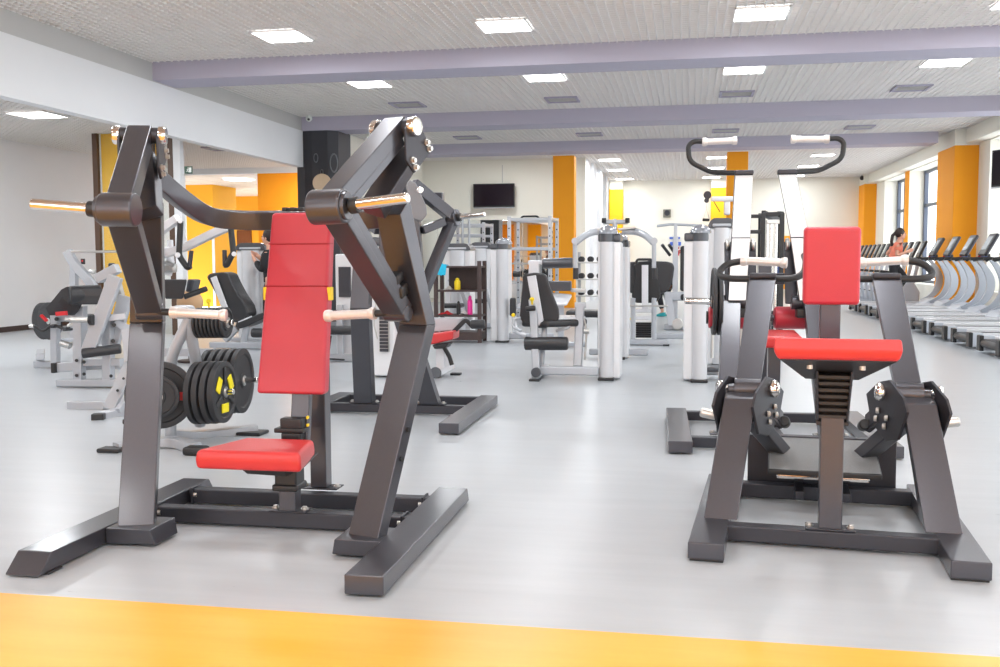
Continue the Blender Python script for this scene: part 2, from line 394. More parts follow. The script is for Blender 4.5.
LX = (-5.45, -2.38, .88, 3.95)
ordn = ('first', 'second', 'third', 'fourth')
rows = {-2.2: 'row behind the orange strip', 1.3: 'row above the orange strip', 5.8: 'row above the near machines', 9.0: 'row before the first beam', 13.12: 'row just before the near beam', 16.93: 'row just past the near beam', 22.8: 'row hidden past the middle beam', 28.6: 'added row past the far beam', 31.3: 'nearest far row', 34.9: 'middle far row', 38.9: 'farthest row'}  # row past the far beam is unseen, added to brighten the television wall
proto = None
for y, rn in rows.items():
    for k, x in enumerate(LX):
        if y > 30 and k == 0: continue
        lab = 'square white ceiling light, %s from the bulkhead in the %s' % (ordn[k] if y < 30 else ordn[k-1], rn)
        if proto is None: proto = light_thing(x, y, ZC-.01, lab)
        else: dup(proto, (x, y, ZC-.01), 0, lab)
        lamp(x, y, ZC-.02, LAMP_P)
for x, y, n in ((-9.98, 14.2, 'nearest the camera over the annexe'), (-8.85, 22.2, 'added at the inner end of the annexe'), (-10.2, 8.5, 'over the near annexe'), (-10.2, 11.4, 'added over the middle of the annexe'), (-10.2, 5.0, 'added at the near end of the annexe')):  # inner, middle and near-end lights are unseen, added to brighten the annexe
    dup(proto, (x, y, ZL-.01), 0, 'square white ceiling light '+n); lamp(x, y, ZL-.02, LAMP_P*1.9)
dup(proto, (-11.75, 25.1, 3.48), 0, 'square ceiling light in the tiled corridor ceiling'); lamp(-11.75, 25.1, 3.46, LAMP_P)
lamp(-12.2, 30.2, 3.46, LAMP_P); dup(proto, (-12.2, 30.2, 3.48), 0, 'square ceiling light at the end of the tiled corridor')
# vents
VENT = mat('vent_lilac', srgb(170, 166, 186), .5, .1, .03, 30)
pv = None
for y, rn in ((19.35, 'between the near and middle beams'), (24.85, 'between the middle and far beams')):
    for k, x in enumerate(LX):
        lab = '%s square ceiling vent from the bulkhead %s' % (ordn[k], rn)
        if pv: dup(pv, (x, y, ZC-.012), 0, lab)
        else:
            pv = thing('ceiling_vent', lab, 'vent', (x, y, ZC-.012), 0, 'ceiling vents')
            fm = M()
            for a in (-1, 1):
                fm.box((a*.29, 0, 0), (.05, .62, .03), bev=.004); fm.box((0, a*.29, 0), (.62, .05, .03), bev=.004)
            fm.build('frame', VENT, pv)
            lm = M()
            for j in range(6): lm.box((0, -.2+j*.08, .01), (.54, .05, .008), Matrix.Rotation(.6, 3, 'X'), bev=.002)
            lm.build('louvre', GREYBAND, pv)
dup(pv, (-9.36, 19.25, ZL-.012), 0, 'square ceiling vent over the annexe near the exit sign')
# small fittings
cm = thing('security_camera', 'small white dome security camera at the bulkhead corner', 'camera', at(309, 118.5, 20.4))
M().cyl((0, 0, .04), (0, 0, .09), .05).build('mount', WHITEP, cm); M().ball((0, 0, 0), .07).build('dome', WHITEP, cm); M().ball((.01, -.045, -.02), .03).build('lens', BLACK, cm)
c = at(862, 177, 39.3)
cm = thing('security_camera', 'tiny dark security camera by the far window column', 'camera', c)
M().cyl((0, 0, .0), (0, 0, ZC+.1-c.z), .03).build('stem', GREYBAND, cm); M().ball((0, 0, -.04), .08).build('dome', BLACK, cm)
# wall-mounted televisions
def tv(label, c, w, h, rz):
    t = thing('television', label, 'television', c, rz)
    M().box((0, 0, 0), (w, .06, h), bev=.01).build('housing', BLACK, t)
    M().box((0, -.032, .01), (w-.05, .006, h-.07), bev=.002).build('screen', SCREEN, t)
    M().box((0, -.03, -h/2-.02), (w*.98, .05, .03), bev=.008).build('speaker_bar', SILVER, t)
    M().box((0, .17, 0), (.3, .3, .2), bev=.01).build('bracket', GRAPHD, t)
tv('black television on the cream wall above the mirror', (at(473, 183, YT-.2)+at(515, 208, YT-.2))/2, 1.29, .72, 0)
tv('television angled out from the window wall', (7.0, 23.2, 3.28), 1.5, .8, math.radians(-58))
# cable conduit over the television
struct('trim_conduit', M().box2((at(502, 165, YT-.02)), at(502.8, 183, YT), bev=0), GREYBAND)
# speaker grille on the far wall
c = at(667, 213.5, YF-.05)
sp = thing('wall_speaker', 'small square grey speaker on the far cream wall', 'speaker', c)
M().box((0, 0, 0), (.3, .1, .32), bev=.02).build('housing', mat('speaker_grey', srgb(120, 118, 108), .6, 0, .1, 40), sp)
M().cyl((0, -.055, .02), (0, -.045, .02), .11, n=24).build('grille', GRAPHD, sp)
for a in (-.1, .1):
    for b in (-.1, .12): pass
# exit sign
c = at(188.5, 170, 16.4)
es = thing('exit_sign', 'dark green emergency exit sign by the doorway', 'sign', c)
M().box((0, 0, 0), (.15, .02, .13), bev=.004).build('board', GREENP, es)
sg = M().box((.035, -.012, 0), (.05, .004, .085), bev=0); sg.build('door_symbol', WHITEP, es)
rn = M().ball((-.002, -.013, .034), .01, (1, .3, 1), 8).beam((-.004, -.013, .02), (-.012, -.013, -.008), .006, .016, (1, 0, 0), bev=0).beam((-.012, -.013, -.008), (.006, -.013, -.035), .006, .009, (1, 0, 0), bev=0).beam((-.012, -.013, -.008), (-.03, -.013, -.034), .006, .009, (1, 0, 0), bev=0).beam((-.004, -.013, .016), (.014, -.013, .004), .006, .007, (1, 0, 0), bev=0).beam((-.006, -.013, .014), (-.026, -.013, .004), .006, .007, (1, 0, 0), bev=0)
rn.build('runner_symbol', WHITEP, es)

# poster board and banner on the far wall
def wallbox(x0, y0, x1, y1, d=.05): a, b = at(x0, y0, YF), at(x1, y1, YF); return (a.x, YF-d, b.z), (b.x, YF+.0, a.z)
c = at(675, 240, YF-.04)
ban = thing('wall_banner', 'small blue banner with red lettering under it on the far wall', 'sign', (c.x, YF-.04, c.z))
m = M(o=(c.x, YF-.04, c.z)); m.box2(*wallbox(669.5, 237, 680, 239)).cut().box2(*wallbox(670, 242, 681, 245.6)); m.build('blue_strip', mat('banner_blue', srgb(70, 105, 200), .5, 0, .03, 20), ban)
def strokes(m, x, y, h, segs, Y):
    for (a, b, c_, d) in segs: m.beam(at(x+a*h, y+b*h, Y), at(x+c_*h, y+d*h, Y), .035, .05, (0, 1, 0), bev=0)
RL = mat('red_lettering', srgb(205, 25, 30), .5, 0, .03, 20)
m = M(o=(c.x, YF-.04, c.z)); strokes(m, 675.5, 247, 5.5, ((0, 0, 0, 1), (0, 0, .5, .05), (.5, .05, .55, .3), (.55, .3, 0, .5), (.1, .5, .6, 1)), YF-.03); m.cut(); strokes(m, 678.5, 250.5, 5, ((0, 0, 0, 1), (0, 0, .5, .05), (.5, .05, .5, .4), (.5, .4, 0, .5)), YF-.03); m.build('red_letter', RL, ban)
struct('trim_orange_panel', M().box2(*wallbox(777, 236, 790, 289, .06)), ORANGE)
# ---------------------------------------------------------------- lever press machine with red seat (near, left)
def bolt_plate(m, mb, c, sx=.14, sy=.1, h=.008):
    m.box((c[0], c[1], c[2]+h/2), (sx, sy, h), bev=.003)
    for a in (-1, 1):
        mb.cyl((c[0]+a*(sx/2-.018), c[1]-.0, c[2]+h), (c[0]+a*(sx/2-.018), c[1], c[2]+h+.016), .013, n=8, bev=.002)
        mb.cyl((c[0]+a*(sx/2-.018), c[1], c[2]+h), (c[0]+a*(sx/2-.018), c[1], c[2]+h+.006), .019, n=12).cut()
_CT, _ST = math.cos(math.radians(19)), math.sin(math.radians(19))
A0 = V((-2.01, 4.6, 0))
A = thing('lever_press_machine', 'charcoal lever press machine with red seat and tall red backrest, nearest on the left', 'exercise machine', A0)
def AP(s, off, Y, z): return V((s*off, Y-A0.y, z))
for s in (-1, 1):
    fr = .08 if s < 0 else .0
    m = M()
    # foot beam, stub
    lx = .015 if s < 0 else 0
    prof = [(3.74-lx, 0.008), (3.74+fr, .09), (5.3-(.02 if s < 0 else 0), .09), (5.34, .012)]
    m.prism([AP(s, .67+lx, y, z) for y, z in prof], V((s*.165, 0, 0)), .006)
    m.loft([[AP(s, .68, 4.22, .012), AP(s, .68, 4.46, .012), AP(s, .68, 4.46, .088), AP(s, .68, 4.22, .088)],
            [AP(s, .435, 4.24, .012), AP(s, .435, 4.45, .012), AP(s, .455, 4.46, .088), AP(s, .455, 4.22, .088)]], .005)
    foot = m.build('base_foot', GRAPH, A)
    m = M()
    m.box(AP(s, .75, 5.28, .006), (.15, .1, .012), bev=.004).cut().box(AP(s, .75, 3.83, .006), (.15, .1, .012), bev=.004)
    m.build('rubber_pad', BLACK, foot)
    # lower upright, upper upright: the whole side unit is toed in by 19 degrees
    def RP(c, u, v, z): return AP(s, c[0]+u*_CT+v*_ST, c[1]-u*_ST+v*_CT, z)
    def rring(c, z, w, d, dz=0): return [RP(c, -w/2, 0, z), RP(c, w/2, 0, z), RP(c, w/2, d, z+dz), RP(c, -w/2, d, z+dz)]
    m = M()
    m.loft([rring((.566, 4.29), .085, .168, .075), rring((.705, 4.68), 1.03, .165, .08)], .005)
    m.loft([rring((.705, 4.68), 1.03, .165, .08), rring((.621, 4.566), 1.56, .142, .08, .08)], .005)
    up = m.build('upright', GRAPH, A)
    m = M()
    for z in (.42, .55):
        t = (z-.085)/.945; c = (.566+.139*t, 4.29+.39*t)
        m.cyl(RP(c, .083, .04, z), RP(c, .094, .04, z), .012, n=12).cut()
    m.build('bolt', BLACK, up)
    m = M(); c = (.66, 4.61)
    m.box(RP(c, .0, -.03, 1.2), (.1, .1, .06), Matrix.Rotation(.25, 3, 'X'), bev=.012).box(RP(c, .0, -.06, 1.26), (.09, .1, .05), Matrix.Rotation(.25, 3, 'X'), bev=.012)
    m.build('rubber_stop', BLACK, up)
    m = M(); m.beam(AP(s, .568, 4.5, 1.575), AP(s, .69, 4.70, 1.86), .115, .085, (0, -1, .6), bev=.006); m.build('riser', GRAPH, A)
    # pivot bracket plates, bolts, axle
    PC = (.656, 4.59)
    m = M(); poly = [(-.056, 1.95), (-.052, 1.805), (.014, 1.752), (.16, 1.87), (.115, 1.925), (.06, 1.985), (.0, 2.0)]
    for u in (-.085, .085):
        d = -1 if u < 0 else 1
        m.prism([RP(PC, u, v, z) for v, z in poly], RP(PC, u+d*.013, 0, 0)-RP(PC, u, 0, 0), .003).cut()
    br = m.build('pivot_bracket', GRAPHD, A)
    mb = M()
    for v, z in ((.1115, 1.9035), (.134, 1.876), (-.0046, 1.809), (.017, 1.779)):
        for u, d in ((.098, 1), (-.098, -1)):
            mb.cyl(RP(PC, u, v, z), RP(PC, u+d*.006, v, z), .017, n=14).cyl(RP(PC, u+d*.006, v, z), RP(PC, u+d*.018, v, z), .012, n=6).cut()
    mb.build('bolt', BOLT, br)
    m = M()
    for u, d in ((.118, 1), (-.118, -1)): m.lathe(RP(PC, u, 0, 1.965), RP(PC, d, 0, 0)-RP(PC, 0, 0, 0), [(-.03, .04), (-.025, .046), (.0, .046), (.009, .04), (.011, .012), (.007, .008)]).cut()
    m.build('pivot_cap', CHROME, A)
    m = M()
    m.cyl(RP(PC, -.1, 0, 1.965), RP(PC, .1, 0, 1.965), .04, n=20); m.build('pivot_sleeve', GRAPHD, A)
    # lever arm: upper beam, hub, lower beam
    lv = M()
    pt, ph, pb = AP(s, .656, 4.59, 1.975), AP(s, .493, 4.115, 1.59), AP(s, .64, 4.60, 1.10)
    ax = V((s*_CT, -_ST, 0)); bk_ = V((s*_ST, _CT, 0))
    d = (ph-pt).normalized()
    lv.beam(pt-d*.02, ph, .118, .075, (0, 0, 1), w1=.112, bev=.006)
    for q in (-1, 1):   # lip strips along the beam's lower flank
        lv.beam(pt+d*.02+ax*q*.05+V((0, 0, -.06)), ph+ax*q*.045+bk_*.03+V((0, 0, -.05)), .016, .04, (0, 0, 1), bev=.003)
    d2 = (pb-ph).normalized(); uq = bk_+V((0, 0, .4))
    lv.beam(ph, pb, .132, .05, uq, w1=.122, bev=.006)
    for q in (-1, 1): lv.beam(ph+ax*q*.056+bk_*.035, pb+ax*q*.052+bk_*.03, .016, .08, uq, bev=.003)
    lv.cyl(pb-ax*.066+bk_*.02+V((0, 0, -.01)), pb+ax*.066+bk_*.02+V((0, 0, -.01)), .04, n=20, bev=.006)
    lever = lv.build('lever_arm', GRAPH, A)
    h = M(); h.cyl(AP(s, .415, 4.13, 1.574), AP(s, .575, 4.107, 1.578), .076, n=32, bev=.01)
    h.cyl(AP(s, .565, 4.107, 1.578), AP(s, .588, 4.105, 1.578), .062, n=28, bev=.004)
    h.build('hub', GRAPH, lever)
    m = M(); m.cyl(AP(s, .595, 4.105, 1.578), AP(s, .635, 4.098, 1.582), .036, n=20, bev=.006); m.build('collar', BLACK, lever)
    m = M(); m.cyl(AP(s, .6, 4.1, 1.58), AP(s, .872, 4.03, 1.603), .0245, n=20, bev=.008); m.build('weight_peg', CHROME, lever, 'polished chrome plate peg')
    m = M(); a, b = AP(s, .535, 4.62, 1.089), AP(s, .265, 4.68, 1.072); dd = (b-a).normalized()
    m.cyl(AP(s, .6, 4.61, 1.092), a, .018, n=14); m.build('handle_stem', BLACK, lever)
    m = M(); m.cyl(a, b, .023, n=18)
    for p, q in ((a, dd), (b, -dd)): m.lathe(p-q*.004, q, [(0, .02), (.003, .029), (.02, .031), (.034, .027), (.04, .022)])
    m.build('hand_grip', WHGRIP, lever, 'pale worn hand grip')
# yoke across the top
ypts = []
for s in (-1, 1):
    q = [AP(s, .645, 4.66, 1.79), AP(s, .61, 4.86, 1.68), AP(s, .54, 5.06, 1.575), AP(s, .38, 5.2, 1.565), AP(s, 0, 5.21, 1.56)]
    ypts.append(q)
path = ypts[0][:4]+ypts[1][:4][::-1]
y = M(); y.rtube(arcpath(path, .2, 6), .06, .1, up=(0, -.25, 1), bev=.006)
yo = y.build('yoke', GRAPH, A)
# rear post and cross rails
m = M(); m.box2((-.012, .53, .1), (.08, .62, 1.52), bev=.006); rp = m.build('rear_post', GRAPH, A)
m, mb = M(), M(); bolt_plate(m, mb, (.034, .575, .092), .22, .12); bp = m.build('base_plate', GRAPHD, rp); mb.build('bolt', BOLT, rp)
m = M(); m.beam((-.68, .07, .05), (.68, .07, .05), .075, .08); m.build('front_cross_rail', GRAPHD, A)
m = M(); m.beam((-.68, .46, .052), (.68, .46, .052), .08, .08); rr = m.build('rear_cross_rail', GRAPHD, A)
m, mb = M(), M()
for s in (-1, 1):
    for yy in (.07, .46):
        m.box((s*.655, yy, .055), (.012, .11, .09), bev=.002).cut(); mb.cyl((s*.648, yy-.035, .06), (s*.63, yy-.035, .06), .014, n=8).cut()
m.build('joint_plate', GRAPHD, A); mb.build('bolt', BOLT, A)
# seat post, seat carriage, seat
m = M(); m.box2((.015, .03, .09), (.105, .11, .4), bev=.006); spost = m.build('seat_post', GRAPH, A)
m, mb = M(), M(); bolt_plate(m, mb, (.06, .07, .091), .19, .1); m.build('base_plate', GRAPHD, spost); mb.build('bolt', BOLT, spost)
m = M(); m.box2((.002, .01, .2), (.118, .13, .31), bev=.012).box2((-.008, .0, .2), (.126, .14, .235), bev=.01)
m.build('height_sleeve', BLACK, A)
m = M()
sec = []
for x, w_ in ((-.2, 0), (0, 1), (.12, 1), (.22, 0)): pass
m.loft([[(-.17, -.06, .35), (-.1, -.08, .3), (.1, -.06, .29), (.17, .0, .33), (.17, .16, .36), (-.14, .16, .36)], [(-.2, -.1, .37), (-.1, -.12, .37), (.1, -.12, .37), (.2, -.06, .37), (.18, .18, .37), (-.16, .18, .37)]], .008)
m.build('seat_carrier', BLACK, A)
m = M(); m.loft([[(-.305, -.2, .345), (.228, -.2, .345), (.172, .13, .355), (-.195, .13, .355)], [(-.312, -.21, .4), (.233, -.21, .4), (.172, .14, .405), (-.2, .14, .405)], [(-.3, -.2, .44), (.224, -.2, .44), (.164, .13, .445), (-.19, .13, .445)]], .018, 4)
m.build('seat', RED2, A)
# back column with adjuster, backrest
m = M(); m.beam((.02, .3, .3), (.025, .36, .75), .1, .05, (0, 1, 0)); m.beam((.03, .1, .33), (.02, .3, .33), .09, .06); bc = m.build('back_column', GRAPH, A)
m = M(); m.box((.0, .27, .5), (.12, .07, .06), bev=.01).box((.0, .27, .43), (.11, .07, .05), bev=.01).box((-.01, .28, .465), (.16, .1, .025), bev=.006); m.build('adjuster', BLACK, bc)
m = M(); m.box((.078, .28, .53), (.012, .02, .015), bev=.003).cut().box((.078, .28, .49), (.012, .02, .015), bev=.003); m.build('scale_mark', YELLOW, bc)
m = M()
def bk(t, hw, y0, dy): z = .65+.95*t; yy = y0+.2*t; c = -.015; return [(c-hw, yy, z), (c+hw, yy, z), (c+hw, yy+dy, z), (c-hw, yy+dy, z)]
n = 9
rings = []
for k in range(n):
    t = k/(n-1); hw = .187-.02*t
    rings.append(bk(t, hw, .27, .085))
m.loft(rings, .02, 4)
pad = m.build('backrest', RED, A)
m = M()
for t in (.59, .825):
    z = .65+.95*t; yy = .27+.2*t; hw = .189-.02*t
    m.tube([(-hw-.013, yy+.05, z), (-hw-.013, yy-.001, z), (hw-.017, yy-.001, z), (hw-.017, yy+.05, z)], .004, 6, .01).cut()
m.build('seam', mat('red_seam', srgb(170, 36, 48), .5, 0, .03, 30), pad)
m = M()
for s in (-1, 1): m.box((s*.178-.015, .385+.03, 1.17), (.02, .05, .07), bev=.004).cut()
m.build('width_marker', YELLOW, pad, 'small yellow edge marker')
m = M(); m.box((0, .42, 1.1), (.2, .09, .5), Matrix.Rotation(-.2, 3, 'X'), bev=.01); m.build('back_bracket', BLACK, A)
m = M()
for k in range(3): m.box((-.12+k*.045, .53, 1.62), (.03, .06, .02), bev=.004).cut()
m.build('adjuster_clip', BLACK, yo)
# ---------------------------------------------------------------- seated row machine with chest pad (near, right)
B = thing('seated_row_machine', 'charcoal seated row machine with square red chest pad and red seat, nearest on the right', 'exercise machine', (.64, 4.45, 0), math.radians(-4.8))
def P4(s, off, w, y, z, d, dz=0): return [V((s*(off-w/2), y, z)), V((s*(off+w/2), y, z)), V((s*(off+w/2), y+d, z+dz)), V((s*(off-w/2), y+d, z+dz))]
for s in (-1, 1):
    m = M(); m.box2((s*.462, -.05, .01), (s*.622, 1.42, .087), bev=.006); f = m.build('base_foot', GRAPH, B)
    m = M(); m.box((s*.54, 0, .006), (.15, .08, .012), bev=.003).cut().box((s*.54, 1.36, .006), (.15, .08, .012), bev=.003); m.build('rubber_pad', BLACK, f)
    m = M(); m.loft([P4(s, .502, .16, .39, .085, .16), P4(s, .43, .155, .74, .63, .15, .04)], .005); up = m.build('lower_upright', GRAPH, B)
    # hinge
    poly = [(.66, .60), (.70, .665), (.84, .735), (.95, .71), (1.08, .63), (1.02, .49), (.86, .42), (.74, .45)]
    m = M()
    TO = lambda off, y: s*(off-.36*(y-.74))
    for off in (.345, .525): m.prism([(TO(off, y), y, z) for y, z in poly], (s*.014 if off > .4 else -s*.014, 0, 0), .003).cut()
    br = m.build('hinge_bracket', GRAPHD, up)
    mb = M()
    for y, z in ((.93, .565), (.95, .52), (.84, .54), (.86, .495)):
        for off, d in ((.331, -1), (.539, 1)): mb.cyl((TO(off, y), y, z), (TO(off+d*.016, y), y-d*.005, z), .016, n=8, bev=.002).cut()
    mb.build('bolt', BOLT, up)
    m = M()
    for off, d in ((.27, -1), (.52, 1)): m.lathe((s*off, .87-d*.03, .665), (s*d*.94, -d*.34, 0), [(-.02, .034), (.0, .046), (.02, .046), (.03, .036), (.032, .01)]).cut()
    m.build('pivot_cap', CHROME, up)
    # stop link with rubber bumper
    m = M()
    m.beam((s*.31, .9, .62), (s*.215, 1.1, .47), .02, .1, (s*.3, 0, 1), bev=.004).cut(); m.beam((s*.3, .88, .56), (s*.225, 1.06, .45), .02, .05, (s*.3, 0, 1), bev=.004)
    m.build('stop_link', GRAPHD, up)
    m = M(); m.cyl((s*.205, 1.04, .475), (s*.2, 1.12, .45), .03, n=20, bev=.01); m.build('rubber_bumper', BLACK, up)
    # inward strut
    m = M(); m.beam((s*.38, .9, .52), (s*.2, 1.28, .24), .1, .07, (0, 0, 1)); m.build('inward_strut', GRAPH, B)
    # storage peg
    m = M(); m.cyl((s*.52, .9, .508), (s*.64, .9, .53), .027, n=18, bev=.012); m.build('storage_peg', STEEL, B)
    # lever and handle
    m = M(); m.loft([P4(s, .395, .13, .82, .61, .09), P4(s, .393, .13, .87, .69, .09), P4(s, .332, .15, 1.42, 1.235, .1)], .006)
    m.cyl((s*.33, .87, .665), (s*.46, .87, .665), .055, n=20).cyl((s*.27, .9, .665), (s*.52, .84, .665), .028, n=16)
    lv = m.build('lever_arm', GRAPH, B)
    m = M(); m.box((s*.332, 1.46, 1.245), (.15, .11, .035), bev=.012); m.build('lever_cap', GRAPHD, lv)
    hp = [(s*.455, 1.62, 1.33), (s*.545, 1.6, 1.315), (s*.6, 1.56, 1.25), (s*.53, 1.5, 1.228), (s*.33, 1.47, 1.228), (s*.16, 1.47, 1.228), (s*.1, 1.54, 1.26), (s*.09, 1.62, 1.33), (s*.1, 1.72, 1.36)]
    m = M(); m.tube(hp, .02, 12, .06); hd = m.build('handle', BLACK, lv)
    a, b = V((s*.46, 1.62, 1.333)), V((s*.2, 1.6, 1.318)); dd = (b-a).normalized()
    m = M(); m.cyl(a, b, .024, n=18)
    for p, q in ((a, dd), (b, -dd)): m.lathe(p-q*.004, q, [(0, .02), (.003, .031), (.022, .033), (.036, .028), (.042, .022)])
    m.build('hand_grip', WHGRIP, hd, 'pale worn hand grip')
# rails, rear box, platform
m = M(); m.beam((-.47, .32, .05), (.47, .32, .05), .085, .075); m.build('front_cross_rail', GRAPHD, B)
m = M(); m.beam((-.47, 1.24, .05), (.47, 1.24, .05), .085, .08); m.build('rear_cross_rail', GRAPHD, B)
m = M(); m.box2((-.4, 1.36, .05), (.4, 1.42, .34), bev=.006); m.build('rear_panel', GRAPHD, B)
m = M(); m.beam((-.12, 1.05, .07), (-.12, 1.3, .07), .05, .05).cut().beam((.12, 1.05, .07), (.12, 1.3, .07), .05, .05); m.build('platform_arm', GRAPHD, B)
m = M()
for s in (-1, 1): m.beam((s*.24, 1.12, .16), (s*.02, 1.12, .16), .03, .03).cut()
m.build('platform_bar', CHROME, B)
m = M(); m.loft([[(-.285, .98, .19), (.29, .98, .19), (.28, 1.38, .3), (-.285, 1.38, .3)], [(-.285, .98, .22), (.29, .98, .22), (.28, 1.38, .33), (-.285, 1.38, .33)]], .006)
pf = m.build('foot_platform', BLACK, B)
m = M(); m.loft([[(-.28, .985, .218), (.285, .985, .218), (.275, 1.375, .328), (-.28, 1.375, .328)], [(-.278, .99, .224), (.283, .99, .224), (.273, 1.37, .334), (-.278, 1.37, .334)]]); m.build('grit_surface', GRIT, pf)
# post, bellows, seat, chest pad
m = M(); m.box2((-.052, .3, .09), (.052, .42, .62), bev=.006); po = m.build('seat_post', GRAPH, B)
m, mb = M(), M(); bolt_plate(m, mb, (0, .34, .088), .22, .11); m.build('base_plate', GRAPHD, po); mb.build('bolt', BOLT, po)
m = M()
prof = []
for k in range(8):
    t = k/8; z = .575+.255*t; hw = .058+.012*t; y0 = .315-.1*t+.02*math.sin(t*math.pi)
    for dz_, ex in ((0, 0), (.006, .012), (.02, .012), (.026, 0)):
        zz = z+dz_; prof.append([(-hw-ex, y0-ex, zz), (hw+ex, y0-ex, zz), (hw+ex, .44, zz), (-hw-ex, .44, zz)])
m.loft(prof, 0); m.build('bellows', BROWNBLK, B)
m = M()
for s in (-1, 1): m.loft([[(s*.07, .2, .84), (s*.08, .2, .84), (s*.08, .5, .8), (s*.07, .5, .8)], [(s*.06, .3, .6), (s*.07, .3, .6), (s*.07, .46, .58), (s*.06, .46, .58)]], .003).cut()
m.build('side_plate', GRAPHD, B)
th_ = .31
m = M(); m.loft([[(-.24, .02, .905), (.24, .02, .905), (.12, .42, .778), (-.12, .42, .778)], [(-.235, .03, .922), (.235, .03, .922), (.118, .43, .795), (-.118, .43, .795)]], .003); m.build('seat_board', GRAPHD, B)
mb = M()
for x, y in ((-.11, .12), (.11, .12)): mb.cyl((x, y, .876), (x, y, .858), .014, n=10).cut()
mb.build('bolt', BOLT, B)
m = M(); m.loft([[(-.25, .012, .912), (.25, .012, .912), (.135, .44, .782), (-.135, .44, .782)], [(-.27, 0, .95), (.264, 0, .95), (.145, .46, .82), (-.145, .46, .82)], [(-.264, .008, 1.005), (.258, .008, 1.005), (.14, .45, .875), (-.14, .45, .875)]], .012, 4)
m.build('seat', RED2, B)
m = M(); m.box2((-.048, .66, .75), (.048, .76, 1.2), bev=.006).beam((0, .42, .72), (0, .74, .72), .09, .07).beam((0, .4, .55), (0, .4, .74), .09, .09, (0, 1, 0)); m.build('pad_post', GRAPH, B)
m = M(); m.box((0, .68, 1.31), (.264, .13, .378), Matrix.Rotation(.05, 3, 'X'), bev=.02, seg=4); pd = m.build('chest_pad', RED, B)
m = M(); m.box((0, .76, 1.3), (.16, .03, .24), bev=.01); m.build('pad_backplate', BLACK, B)
# ---------------------------------------------------------------- plates (shared)
def plate_proto(name, label, R, th, loc, rz=0, grips=None, group=None, hub=True):
    """disc with axis along local X"""
    t = thing(name, label, 'weight plate', loc, rz, group)
    m = M()
    m.lathe((-th/2, 0, 0), (1, 0, 0), [(0, .03), (0, R*.80), (-.0, R-.012), (.006, R), (th-.006, R), (th, R-.012), (th, R*.84), (th-.012, R*.80), (th-.012, .06), (th, .055), (th, .03)], 40)
    m.build('disc', RUBBER, t)
    m = M(); m.lathe((-th/2-.002, 0, 0), (1, 0, 0), [(0, .027), (0, .04), (th+.006, .04), (th+.006, .027)], 24); m.build('hub_ring', STEEL, t)
    if grips:
        for k in range(3):
            a = 2*math.pi*k/3+.5
            c = V((th/2-.006, R*.52*math.cos(a), R*.52*math.sin(a)))
            m = M(); rot = Matrix.Rotation(a+math.pi/2, 3, 'X')
            m.box(c, (.014, R*.5, R*.3), rot, bev=.006); m.build('grip_panel', grips, t)
            m = M(); a2 = a+math.pi/3; c = V((th/2-.004, R*.55*math.cos(a2), R*.55*math.sin(a2)))
            m.box(c, (.012, R*.5, R*.16), Matrix.Rotation(a2, 3, 'X'), bev=.006); m.build('spoke', RUBBER, t)
    return t
